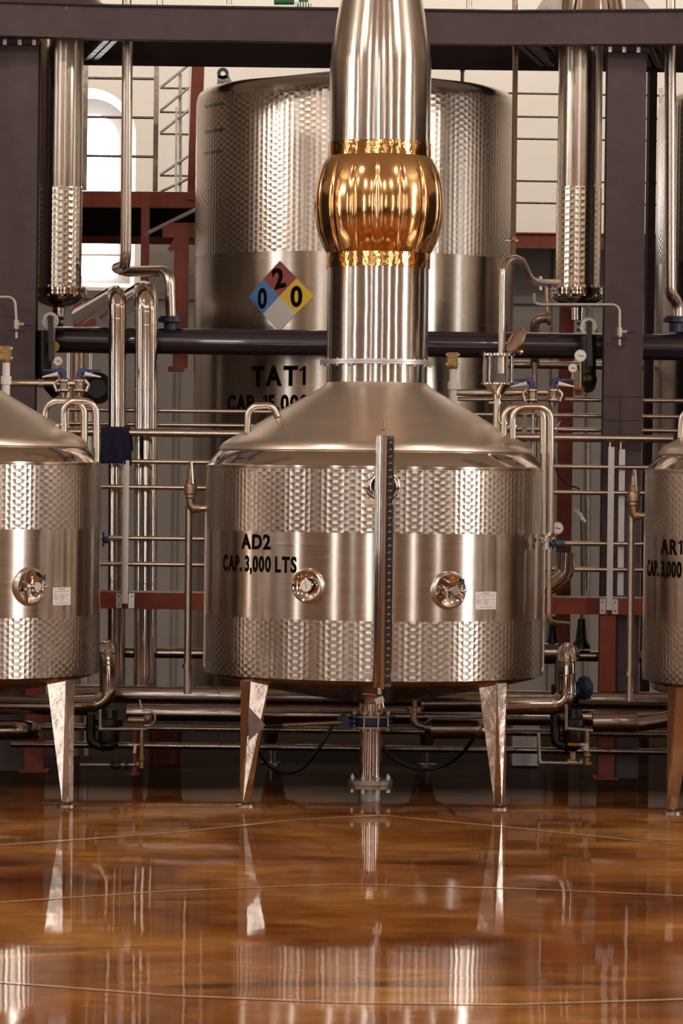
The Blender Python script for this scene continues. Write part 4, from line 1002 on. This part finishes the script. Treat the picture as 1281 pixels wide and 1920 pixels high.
mb = MB(); mb.cyl(P(266, 1384, Yg), P(266, 1404, Yg), S(5, Yg)); mb.cyl(P(266, 1404, Yg), P(266, 1440, Yg), S(4.5, Yg)); mb.sphere(P(266, 1424, Yg), S(6, Yg)); mb.build('valve_body', m_brass, g1)
g2 = gal([[(150, 1434), (255, 1434)]], 3.2, 'level galvanised pipe with black valve near the floor, left', Yg)
mb = MB(); mb.rev(P(207, 1435, Yg), X, [(0, S(5, Yg)), (.02, S(8, Yg)), (.04, S(8, Yg)), (.055, S(5, Yg))]); mb.rev(P(234, 1435, Yg), X, [(0, S(7, Yg)), (.02, S(7, Yg))]); mb.cyl(P(218, 1432, Yg), P(218, 1420, Yg), S(5, Yg)); mb.build('valve_body', m_black, g2)
mb = MB(); mb.sphere(P(258, 1433, Yg), S(6, Yg)); mb.cyl(P(230, 1434, Yg), P(234, 1434, Yg), S(5, Yg)); mb.build('union', m_brass, g2)
g3 = gal([[(1062, 1320), (1062, 1366), (1112, 1370)], [(1101, 1370), (1101, 1432)]], 3.6, 'small galvanised drain pipework beside the red post', Yg)
mb = MB(); mb.cyl(P(1098, 1397, Yg - .02), P(1088, 1396, Yg - .02), S(3, Yg)); mb.box(P(1099, 1401, Yg - .02), (S(9, Yg), .004, S(13, Yg))); mb.build('valve_plate', m_white, g3)
mb = MB(); mb.bar(P(1088, 1396, Yg - .02), P(1065, 1395, Yg - .02), S(5, Yg), .006); mb.build('valve_handle', m_orange, g3, label='orange valve handle')
mb = MB(); mb.cyl(P(1101, 1378, Yg), P(1101, 1430, Yg), S(5, Yg)); mb.sphere(P(1101, 1416, Yg), S(7.5, Yg)); mb.sphere(P(1101, 1432, Yg), S(8, Yg)); mb.build('valve_body', m_brass, g3)
g4 = gal([[(1010, 1374), (1012, 1430), (1110, 1432)]], 3.6, 'bent galvanised pipe dropping close to the floor, right of the central still', Yg + .1)
mb = MB(); mb.rev(P(1064, 1430, Yg + .1), X, [(0, S(8, Yg)), (.05, S(8, Yg))]); mb.rev(P(1086, 1430, Yg + .1), X, [(0, S(9, Yg)), (.02, S(9, Yg))]); mb.cyl(P(1074, 1424, Yg + .1), P(1074, 1410, Yg + .1), S(6, Yg)); mb.build('valve_body', m_bronze, g4)
# pump-like black strainers
def strainer(px, label, Yq=20.15, right=False):
    root = thing('steam_trap', label, 'trap', P(px, 1400, Yq)); k = lambda n: S(n, Yq)
    mb = MB(); mb.rev(P(px, 1392, Yq), Z, [(0, k(18)), (k(8), k(20)), (k(30), k(20)), (k(32), k(26)), (k(44), k(26)), (k(46), k(18)), (k(62), k(15))], 32); mb.build('body', m_black, root)
    mb = MB(); mb.rev(P(px, 1408, Yq), Z, [(0, k(6)), (k(6), k(14)), (k(10), k(18)), (k(14), k(18))], 24); mb.tube([P(px - 34, 1340, Yq), P(px - 34, 1392, Yq), P(px - 6, 1402, Yq)], k(9), .04); mb.build('pipe', m_black, root)
    return root
strainer(204, 'black steam trap beside the left still leg'); strainer(1075, 'black steam trap under the polished elbow, right of the central still', 20.22)
mb = MB(); mb.rev(P(1085, 1290, 20.6), X, [(0, S(20, 20)), (.03, S(24, 20)), (.06, S(20, 20)), (.08, S(10, 20))], 32); tag(mb.build('pump_cover', m_blue), 'blue domed pump cover behind the polished elbow, right', 'pump')
mb = MB(); mb.rev(P(1085, 1300, 20.62), -X, [(0, S(24, 20)), (.06, S(24, 20)), (.07, S(18, 20)), (.15, S(18, 20))], 32); tag(mb.build('pump', m_black), 'dark pump body between the polished elbow and the red post', 'pump')
# ring of the left tee with white collar
q = P(275, 1345, 19.95); rt_ = thing('tee_valve', 'round galvanised tee with white collar beside the left steam trap', 'valve', q)
mb = MB(); mb.rev(P(240, 1350, 19.95), X, [(0, S(6, 20)), (S(32, 20), S(6, 20))]); mb.sphere(P(277, 1347, 19.95), S(9, 20)); mb.build('body', m_bronze, rt_)
mb = MB(); c_ = P(276, 1346, 19.96); mb.tube([c_ + Vector((S(15, 20) * math.cos(a), 0, S(15, 20) * math.sin(a))) for a in [i * PI / 10 - PI * .6 for i in range(14)]], S(2, 20), .001, 8); mb.cyl(P(266, 1330, 19.95), P(262, 1312, 19.95), S(2, 20)); mb.build('collar', m_alu, rt_)
# black cones (reducers) below the red beam, right
for px, yb, w_, lab in ((1036, 1212, 14, 'dark bell-shaped reducer below the red beam, left one of the pair'), (1090, 1216, 18, 'dark bell-shaped reducer below the red beam, right one of the pair')):
    Yq = 21.0 + .25; mb = MB(); q = P(px, yb, Yq); k = lambda n: S(n, Yq); mb.rev(q, Z, [(0, k(w_)), (k(6), k(w_)), (k(16), k(w_ * .62)), (k(50), k(w_ * .40)), (k(56), k(w_ * .4))], 28)
    tag(mb.build('reducer', m_black), lab, 'pipe fitting', 'bell reducers')
# hoses
def hose(pts, label, r=3.6):
    mb = MB(); out_ = []
    for i in range(len(pts) - 1):
        p0 = pts[max(i - 1, 0)]; p1 = pts[i]; p2 = pts[i + 1]; p3 = pts[min(i + 2, len(pts) - 1)]
        for k in range(6):
            t = k / 6; out_.append(.5 * ((2 * p1) + (p2 - p0) * t + (2 * p0 - 5 * p1 + 4 * p2 - p3) * t * t + (3 * p1 - p0 - 3 * p2 + p3) * t ** 3))
    out_.append(pts[-1]); mb.tube(out_, S(r, 20), .001, 10, 1); tag(mb.build('hose', m_black, ang=80), label, 'hose')
hose([P(487, 1365, 20.1), P(486, 1405, 20.1), P(505, 1436, 20.15), P(535, 1449, 20.2), P(570, 1438, 20.15), P(600, 1400, 20.1), P(625, 1358, 20.1)], 'black hose looping low between the left leg and the outlet pipe')
hose([P(715, 1395, 20.4), P(740, 1424, 20.4), P(790, 1443, 20.4), P(840, 1432, 20.4), P(872, 1406, 20.2), P(890, 1380, 20.0)], 'black hose looping low between the outlet pipe and the right leg')
hose([P(1038, 850, 21.5), P(1045, 885, 21.5), P(1065, 908, 21.5), P(1088, 920, 21.5), P(1090, 960, 21.5), P(1091, 1100, 21.5), P(1090, 1160, 21.5)], 'thin black cable hanging behind the rails, right', 2)
mb = MB(); mb.cyl(P(1102, 830, 22.2), P(1102, 1108, 22.2), S(3.5, 22.2)); tag(mb.build('drop_pipe', m_dull), 'thin dull upright pipe behind the rails beside the right column', 'pipe')
mb = MB(); c_ = P(1089, 965, 21.45)
for a, l_ in ((140, .045), (120, .03), (-55, .05), (-70, .035)): mb.bar(c_, c_ + Vector((l_ * math.cos(math.radians(a)), -.01, l_ * math.sin(math.radians(a)))), .014, .003)
mb.sphere(c_, .011)
tag(mb.build('cable_tie', m_white), 'white rag knot tied on the thin black cable', 'tie')
# bucket, barrel
mb = MB(); q = P(308, 1440, 21.7); q.z = 0; q = Vector((q.x, 21.75, 0)); mb.rev(q, Z, [(0, S(29, 21.7)), (.20, S(33, 21.7)), (.205, S(35, 21.7)), (.215, S(35, 21.7))], 40)
bk = thing('bucket', 'dark red plastic bucket on the floor behind the low pipes, left', 'bucket', tuple(q)); mb.build('body', m_bucket, bk)
q = P(18, 1420, 21.9); mb = MB(); mb.rev((q.x, 21.9, 0), Z, [(0, .13), (.28, .14), (.29, .135)], 40); tag(mb.build('barrel', m_navy), 'low dark blue barrel behind the pipes at the left edge', 'barrel')
mb = MB(); q = P(985, 1390, 21.9); mb.box((q.x, 21.9, .15), (S(50, 21.9), .2, .28)); mb.box((q.x, 21.9, .30), (S(54, 21.9), .22, .02)); tag(mb.build('plastic_crate', m_alu), 'pale grey crate behind the low pipes, right of the central still', 'crate')

# ================================================================== RELIEF VALVES WITH DRAIN PIPES
def relief(px, pyT, pyE, pxT, pyB, Yv_, label, glabel):
    k = lambda n: S(n, Yv_); root = thing('relief_valve', label, 'valve', P(px, pyE, Yv_), 'bronze relief valves')
    mb = MB(); q = P(px, pyE, Yv_)
    z = lambda py: q.z + S(pyE - py, Yv_)
    mb.rev((q.x, q.y, z(pyE - 16)), Z, [(0, k(8)), (k(4), k(10)), (k(8), k(9)), (k(10), k(12.5)), (k(24), k(12.5)), (k(28), k(11)), (k(30), k(9)), (k(38), k(9)), (k(40), k(6.5)), (k(58), k(5)), (k(60), k(3)), (k(70), k(3))], 20)
    mb.build('body', m_bronze, root)
    mb = MB(); mb.bar((q.x + k(5), q.y - k(8), z(pyE - 45)), (q.x + k(2), q.y - k(6), z(pyE - 85)), k(2.5), k(2.5)); mb.build('lever', m_pipe, root)
    mb = MB(); mb.tube([(q.x, q.y, z(pyE - 17)), (q.x + k(1), q.y, z(pyE)), P(pxT - 12, pyE + 1, Yv_)], k(8.5), k(16), 16, 6); mb.rev(P(pxT - 24, pyE + 1, Yv_), X, [(0, k(10)), (k(4), k(10))]); mb.build('elbow', m_bronze, root)
    mb = MB(); mb.cyl(P(pxT - 16, pyE + 1, Yv_), P(pxT + 10, pyE + 1, Yv_), k(6)); mb.build('nipple', m_pipe, root)
    mb = MB(); mb.cyl((q.x - k(3), q.y + .03, z(pyE - 2)), (P(px - 6, pyB, Yv_).x, q.y + .03, P(px, pyB, Yv_).z), k(7), 18)
    mb.rev((q.x - k(3), q.y + .03, z(pyE + 302)), Z, [(0, k(9)), (k(8), k(9))], 18)
    tag(mb.build('drain_pipe', m_pipe), glabel, 'pipe', 'upright drain pipes')
relief(357, 868, 952, 386, 1302, 19.5, 'bronze relief valve on an elbow at the left flank of the central still', 'upright satin drain pipe left of the central still')
relief(1188, 875, 966, 1212, 1315, 19.3, 'bronze relief valve on an elbow at the flank of the right still', 'upright satin drain pipe left of the right still')

# ================================================================== VENT LOOPS AND MANIFOLDS
def loop(pts, r, label, Yl, name='vent_loop', clamps=()):
    root = thing(name, label, 'pipe', P(pts[0][0], max(p[1] for p in pts), Yl), 'bent satin vent loops')
    mb = MB(); mb.tube([P(a, b, Yl + (c[0] if c else 0)) for a, b, *c in pts], S(r, Yl), S(24, Yl), 18, 8); mb.build('tube', m_pipe, root)
    for (a, b) in clamps: mb = MB(); mb.rev(P(a, b, Yl), Z, [(0, S(r + 3, Yl)), (S(4, Yl), S(r + 3, Yl))], 18); mb.box(P(a - r - 5, b, Yl - .01), (S(6, Yl), .01, S(5, Yl))); mb.build('clamp', m_pipe, root)
    return root
loop([(962, 822), (962, 763), (1033, 763), (1033, 1000), (1030, 1005)], 6.5, 'front bent vent loop at the right shoulder of the central still', 19.0, clamps=((962, 801),))
loop([(945, 815), (945, 764), (1019, 762), (1020, 1005)], 6.5, 'rear bent vent loop at the right shoulder of the central still', 19.2, clamps=((945, 795),))
mb = MB(); mb.tube([P(1030, 1030, 19.05), P(1029, 1167, 19.05), P(1066, 1170, 19.2)], S(5, 19), S(20, 19), 16)
tag(mb.build('return_tube', m_pipe), 'slim satin tube running down the right flank and hooking outwards', 'pipe')
cf = thing('clamped_flange', 'bolted flange joint at the foot of the vent loops, right flank', 'flange', P(1030, 1035, 19.1))
mb = MB(); mb.rev(P(1026, 1030, 19.1), Z, [(0, S(13, 19)), (S(6, 19), S(13, 19)), (S(6, 19), S(10, 19)), (S(14, 19), S(10, 19)), (S(14, 19), S(15, 19)), (S(20, 19), S(15, 19)), (S(20, 19), S(9, 19)), (S(28, 19), S(9, 19))], 28); mb.build('body', m_pol, cf)
mb = MB()
for k in range(8): a = k * PI / 4; p = P(1026, 1018, 19.1) + Vector((S(13, 19) * math.cos(a), S(13, 19) * math.sin(a), 0)); mb.cyl(p, p + Z * .03, .005, 8)
mb.build('bolt', m_alu, cf)
def dial(px, py, r, Yd, label, stem=None):
    root = thing('pressure_gauge', label, 'gauge', P(px, py + r, Yd), 'round dial gauges'); q = P(px, py, Yd); k = lambda n: S(n, Yd)
    mb = MB(); mb.rev(q + Yv * .02, (0, -1, 0), [(0, k(r * .9)), (.018, k(r)), (.024, k(r)), (.024, k(r * .86))], 32); mb.build('case', m_pipe, root)
    mb = MB(); mb.rev(q - Yv * .0045, (0, -1, 0), [(0, k(r * .86)), (.001, k(r * .86))], 32); mb.build('dial_face', m_dial, root)
    mb = MB(); mb.bar(q + Vector((-k(r * .3), -.007, k(r * .05))), q + Vector((k(r * .55), -.007, -k(r * .1))), k(1.2), .001); mb.build('needle', m_blk, root)
    if stem: mb = MB(); mb.cyl(q + Yv * .01 - Z * k(r * .8), P(*stem, Yd + .01), k(2.5)); mb.build('stem', m_brass, root)
    return root
dial(1045, 990, 12, 19.3, 'round dial gauge beside the flange on the right flank', (1034, 1019))
dial(1088.5, 667, 11.5, 20.95, 'larger round dial gauge left of the hanging black lever', (1088, 735))
dial(1074, 690, 8.5, 20.93, 'small round dial gauge left of the larger one near the black lever', (1073, 712))
dial(109, 677, 8, 20.95, 'small round dial gauge below the left hanging black lever', (108, 690))
mb = MB(); mb.rev(P(102, 650, 21.2), (0, -1, 0), [(0, S(10, 21)), (.02, S(10, 21))], 28); tag(mb.build('brass_gauge_back', m_brass), 'brass disc behind the left hanging black lever', 'gauge')
rv = thing('needle_valve', 'small bronze valve with red handwheel below the dial gauges', 'valve', P(1085, 745, 20.95))
mb = MB(); mb.rev(P(1085, 741, 20.95), Z, [(0, S(6, 21)), (S(6, 21), S(8, 21)), (S(12, 21), S(4, 21))]); mb.build('body', m_pipe, rv)
mb = MB(); mb.rev(P(1086, 733, 20.95), Z, [(0, S(9, 21)), (S(2.5, 21), S(11, 21)), (S(6, 21), S(6, 21))], 12); mb.build('handwheel', m_redh, rv)
mb = MB(); mb.rev(P(1034, 1020, 19.08), X, [(0, S(5, 19)), (.022, S(5, 19)), (.024, S(9, 19)), (.05, S(8, 19)), (.055, S(5, 19)), (.07, S(5, 19))], 20); tag(mb.build('blue_plug', m_blue), 'blue hose plug below the dial gauge on the right flank', 'plug')
mb = MB(); mb.rev(P(193, 1012, 19.6), X, [(0, S(4, 19)), (.01, S(7, 19)), (.03, S(7, 19))], 16); mb.cyl(P(194, 998, 19.6), P(194, 1025, 19.6), S(2, 19)); tag(mb.build('blue_tap', m_blue), 'small blue tap handle on the right flank of the left still', 'tap')
# left still loops
loop([(84, 800), (84, 752), (158, 752), (158, 840)], 6.5, 'rear bent vent loop behind the left still cap', 19.2)
loop([(120, 815), (118, 752), (181, 752), (181, 866)], 6.5, 'front bent vent loop at the shoulder of the left still', 18.95, clamps=((119, 798),))
# brass capped stubs
def stub(px, yt, yb, Yb, label):
    root = thing('vacuum_valve', label, 'valve', P(px, yb, Yb), 'brass-topped white valves'); k = lambda n: S(n, Yb)
    mb = MB(); q = P(px, yt + 16, Yb); mb.box(q, (k(20), k(18), k(26))); mb.rev(P(px, yt + 34, Yb), Z, [(0, k(8)), (k(5), k(10)), (k(8), k(10))], 8); o = mb.build('head', m_brass, root)
    mb = MB()
    for dx in (-11, 11):
        for dz in (-9, 9): mb.cyl(q + Vector((k(dx), -k(6), k(dz - 2))), q + Vector((k(dx), -k(6), k(dz + 2))), k(2))
    mb.build('bolt', m_alu, o)
    mb = MB(); p = P(px, yb, Yb); L = P(px, yt + 34, Yb).z - p.z; mb.rev(p, Z, [(0, k(7.5)), (L * .42, k(7.5)), (L * .42, k(10)), (L * .62, k(10)), (L * .66, k(7.2)), (L, k(7.0))], 24); mb.build('stem', m_white, root)
stub(11, 646, 750, 19.6, 'brass-topped white valve standing behind the left still cap')
stub(849, 658, 758, 19.9, 'brass-topped white valve standing behind the central still cap, right')
# manifolds with butterfly valves
def manifold(x0, x1, py, Ym, valves, label, vl, low=True):
    k = lambda n: S(n, Ym); root = thing('manifold_pipe', label, 'pipe', P((x0 + x1) / 2, py + 6, Ym), 'valve manifolds')
    mb = MB(); mb.tube([P(x0, py, Ym), P(x1 - 4, py, Ym), P(x1 + 2, py + 3, Ym + .12)], k(6.2), k(9), 16); mb.build('tube', m_pipe, root)
    mb = MB()
    for t in (.38,): a = P(x0 + (x1 - x0) * t, py, Ym); mb.rev(a, X, [(0, k(9)), (k(3), k(9)), (k(3), k(7)), (k(6), k(7)), (k(6), k(9)), (k(9), k(9))], 18)
    mb.rev(P(x1 - 10, py, Ym), X, [(0, k(11)), (k(5), k(11))], 20); mb.build('clamp', m_pipe, root)
    for (vx, sgn), lab in zip(valves, vl):
        r2 = thing('manifold_valve', lab, 'valve', P(vx, py + 14, Ym), 'blue-handled manifold valves')
        mb = MB(); mb.rev(P(vx, py - 12, Ym - .005), -Z, [(0, k(5)), (k(3), k(9)), (k(6), k(13)), (k(9), k(13)), (k(12), k(9)), (k(22), k(8)), (k(24), k(13)), (k(27), k(13)), (k(30), k(8)), (k(38), k(6))], 20)
        mb.tube([P(vx + sgn * 10, py - 5, Ym - .03), P(vx + sgn * 18, py + 3, Ym - .03), P(vx + sgn * 13, py + 16, Ym - .03)], k(3), .02); mb.build('body', m_pipe, r2)
        mb = MB(); mb.tube([P(vx, py - 10, Ym), P(vx, py - 20, Ym), P(vx + sgn * 12, py - 24, Ym)], k(6.0), k(6), 12); q0 = P(vx + sgn * 8, py - 22, Ym); q1 = P(vx + sgn * 40, py - 24, Ym); mb.cyl(q0, q1, k(4), 12, k(1.2)); mb.build('handle', m_navyb, r2, label='blue valve handle')
        mb = MB(); q0 = P(vx + sgn * 10, py - 17, Ym - .02); q1 = P(vx + sgn * 40, py - 11, Ym - .02); mb.cyl(q0, q1, k(4.5), 10, k(1.2)); mb.build('trigger', m_white, r2)
    return root
m_navyb = mat('valve_handle_blue', (.045, .055, .20), .45)
manifold(20, 160, 718, 19.9, ((119, -1), (149, 1)), 'level manifold pipe behind the left still cap', ('blue-handled manifold valve, left one behind the left still cap', 'blue-handled manifold valve, right one behind the left still cap'))
manifold(855, 1044, 736, 20.1, ((998, -1), (1037, 1)), 'level manifold pipe behind the right of the central still cap', ('blue-handled manifold valve below the copper lid', 'blue-handled manifold valve nearest the red column'))
mb = MB(); mb.cyl(P(858, 748, 20.15), P(1048, 748, 20.15), S(4, 20)); tag(mb.build('lower_tube', m_pipe), 'slimmer tube just under the right manifold pipe', 'pipe')
mb = MB()
mb.cyl(P(938, 777, 21.02), P(1008, 776, 21.02), S(3, 20)); q_ = P(984, 776, 21.01); mb.bar(q_, (q_.x, 21.01, ry(1113)), S(9, 20), .01); q_ = P(999, 776, 21.02); mb.cyl(q_, (q_.x, 21.02, ry(1113)), S(3, 20))
for py in (784, 794, 804): mb.rev(P(984, py, 21.0), (0, -1, 0), [(0, S(2, 20)), (.006, S(2, 20))], 10)
tag(mb.build('pipe_support', m_dull), 'perforated pipe support seen through the right vent loops', 'support')
wc = MB(); wc.rev(P(1040, 805, 21.31), X, [(0, S(9, 20)), (.015, S(9, 20)), (.02, S(5, 20)), (.08, S(4, 20))]); wc.bar(P(1045, 801, 21.28), P(1051, 789, 21.28), .006, .006); wc.bar(P(1045, 807, 21.28), P(1040, 815, 21.28), .006, .006)
tag(wc.build('wing_clamp', m_pipe), 'shiny wing-nut clamp right of the vent loops', 'clamp')
# sight glass funnel
sg = thing('sight_funnel', 'clear glass sight funnel with steel rods above the right of the cap', 'funnel', P(933, 800, 19.3))
Yg2 = 19.3; k = lambda n: S(n, Yg2); q = P(934, 720, Yg2); z = lambda py: P(934, py, Yg2).z
mb = MB(); mb.lathe(q.x, Yg2, [(k(29), z(717)), (k(29), z(666)), (k(28), z(666)), (k(28), z(717)), (k(29), z(717))], 48); mb.build('glass', m_glass, sg)
mb = MB(); mb.lathe(q.x, Yg2, [(k(5), z(718)), (k(32), z(718)), (k(32), z(721)), (k(26), z(722)), (k(9), z(740)), (k(8), z(748)), (k(4), z(748))], 48); mb.build('funnel', m_pol, sg); mb = MB(); mb.lathe(q.x, Yg2, [(k(27), z(667)), (k(32), z(667)), (k(32), z(663)), (k(27), z(663)), (k(27), z(667))], 48); mb.build('rim_ring', m_pol, sg)
for kk in range(4): a = math.radians(30 + 90 * kk); mb = MB(); x_ = q.x + k(31) * math.cos(a); y_ = Yg2 + k(31) * math.sin(a); mb.cyl((x_, y_, z(722)), (x_, y_, z(660)), k(1.6), 10); mb.build('rod', m_pol, sg)
mb = MB(); mb.cyl((q.x - k(1), Yg2, z(744)), (q.x - k(1), Yg2, z(806)), k(7.5)); mb.rev((q.x - k(1), Yg2, z(757)), Z, [(0, k(10)), (k(4), k(10))]); mb.cyl((q.x, Yg2, z(755)), (q.x - k(17), Yg2 - .02, z(755)), k(2.5)); mb.build('stem_tube', m_pipe, sg)
ld = thing('copper_lid', 'round copper lid tipped open beside the glass sight funnel', 'lid', P(960, 660, 19.35))
c_ = P(968, 637, 19.35); d_ = Vector((-.80, -.45, .48)).normalized(); mb = MB(); mb.rev(c_, d_, [(-.008, S(26, 19)), (0, S(27, 19)), (.004, S(27, 19)), (.004, S(24, 19)), (0, S(23, 19)), (0, .004)], 36); mb.build('disc', m_bronze, ld)
mb = MB(); mb.cyl(c_ - d_ * .008, c_ - d_ * .04, .006); mb.sphere(P(977, 660, 19.4), S(5.5, 19)); mb.build('knob', m_cop, ld); mb = MB(); mb.tube([P(955, 664, 19.32), P(962, 659, 19.34), P(976, 660, 19.4)], S(3, 19)); mb.build('hinge', m_pipe, ld)
# swan-neck pipe into the condenser
def spline(pts, k=5):
    o_ = []
    for i in range(len(pts) - 1):
        p0 = pts[max(i - 1, 0)]; p1 = pts[i]; p2 = pts[i + 1]; p3 = pts[min(i + 2, len(pts) - 1)]
        for j in range(k):
            t = j / k; o_.append(.5 * ((2 * p1) + (p2 - p0) * t + (2 * p0 - 5 * p1 + 4 * p2 - p3) * t * t + (3 * p1 - p0 - 3 * p2 + p3) * t ** 3))
    return o_ + [pts[-1]]
mb = MB(); mb.tube(spline([P(a, b, y) for a, b, y in ((940, 700, 19.4), (941, 600, 19.4), (942, 525, 19.4), (944, 502, 19.42), (952, 489, 19.5), (965, 485, 19.65), (978, 490, 19.85), (986, 504, 20.1), (993, 519, 20.35), (1004, 528, 20.6), (1020, 530, 20.85), (1046, 530, 21.2))]), S(7, 20), .001, 18, 1)
sn = thing('swan_neck_pipe', 'satin swan-neck pipe rising from the sight funnel and curving to the right condenser', 'pipe', P(940, 700, 19.4)); mb.build('tube', m_pipe, sn)
mb = MB(); mb.rev(P(1012, 530, 20.9), X, [(0, S(11, 20.8)), (S(4, 21), S(11, 20.8))], 20); mb.cyl(P(1014, 518, 20.88), P(1014, 544, 20.88), S(3, 21)); mb.build('clamp', m_pipe, sn)
mb = MB(); mb.cyl(P(967, 84, 21.13), P(962, 482, 19.75), S(5.2, 20.5)); mb.rev(P(963, 450, 19.85), Z, [(0, S(7, 20)), (S(4, 20), S(7, 20))]); mb.build('riser', m_bronze, sn)
mb = MB(); mb.bar(P(948, 451, 19.84), P(972, 451, 19.84), .008, .008); mb.build('wing_nut', m_pipe, sn)
# thin sampling lines with taps
def tapline(pts, px, py, label, Yt, flip=1):
    root = thing('sampling_line', label, 'pipe', P(px, py + 20, Yt), 'thin sampling lines'); k = lambda n: S(n, Yt)
    mb = MB(); mb.tube([P(a, b, Yt + (c[0] if c else 0)) for a, b, *c in pts], k(2.8), k(14), 12, 6); mb.cyl(P(px, py, Yt), P(px, py + 28, Yt), k(2.6)); mb.build('tube', m_whp, root)
    mb = MB(); mb.cyl(P(px, py - 6, Yt), P(px, py + 10, Yt), k(5)); mb.cyl(P(px, py + 2, Yt), P(px + 14, py + 2, Yt), k(3.5)); mb.build('tap', m_whp, root)
    mb = MB(); mb.cyl(P(px + 12, py + 2, Yt), P(px + 30, py + 2, Yt), k(2.8)); mb.build('tap_handle', m_navyb, root)
    mb = MB(); mb.box(P(px, py + 14, Yt + .01), (k(28), .05, k(3))); mb.build('shelf_plate', m_black, root)
m_whp = mat('pale_tube', (.55, .50, .46), .35, .4)
tapline([(1002, 552, .1), (1002, 571), (1162, 571), (1162, 620)], 1162, 620, 'thin pale sampling line crossing the right aubergine column', 20.93)
tapline([(-60, 557), (28, 557), (31, 603)], 31, 606, 'thin pale sampling line bending down the left aubergine column', 20.93)
mb = MB(); mb.tube([P(1024, 537, 21.0), P(1026, 575, 21.0)], S(3, 21)); tag(mb.build('drop_tube', m_bronze), 'short thin tube dropping below the swan-neck clamp', 'pipe')
# upright pipes glimpsed behind the manifold, left
for i, (px, r, m, lab) in enumerate(((128, 4, m_alu, 'bright thin upright pipe glimpsed behind the left manifold, nearest the column'), (148, 10, m_bronze, 'brownish upright pipe glimpsed behind the left manifold'), (170, 4, m_alu, 'bright thin upright pipe glimpsed behind the left manifold, nearest the insulated pipes'))):
    q = P(px, 700, 22.3); mb = MB(); mb.cyl((q.x, 22.3, 0), (q.x, 22.3, P(px, 640, 22.3).z), S(r, 22.3)); tag(mb.build('upright_pipe', m), lab, 'pipe')
mb = MB(); c_ = P(182, 728, 21.9); mb.rev(c_, (0, -1, 0), [(0, S(30, 22)), (.05, S(30, 22)), (.06, S(20, 22)), (.02, S(18, 22))], 32); tag(mb.build('fan_housing', m_black), 'dark round motor housing behind the left manifold', 'motor')

for o in bpy.data.objects:
    if '_w' in o: del o['_w']
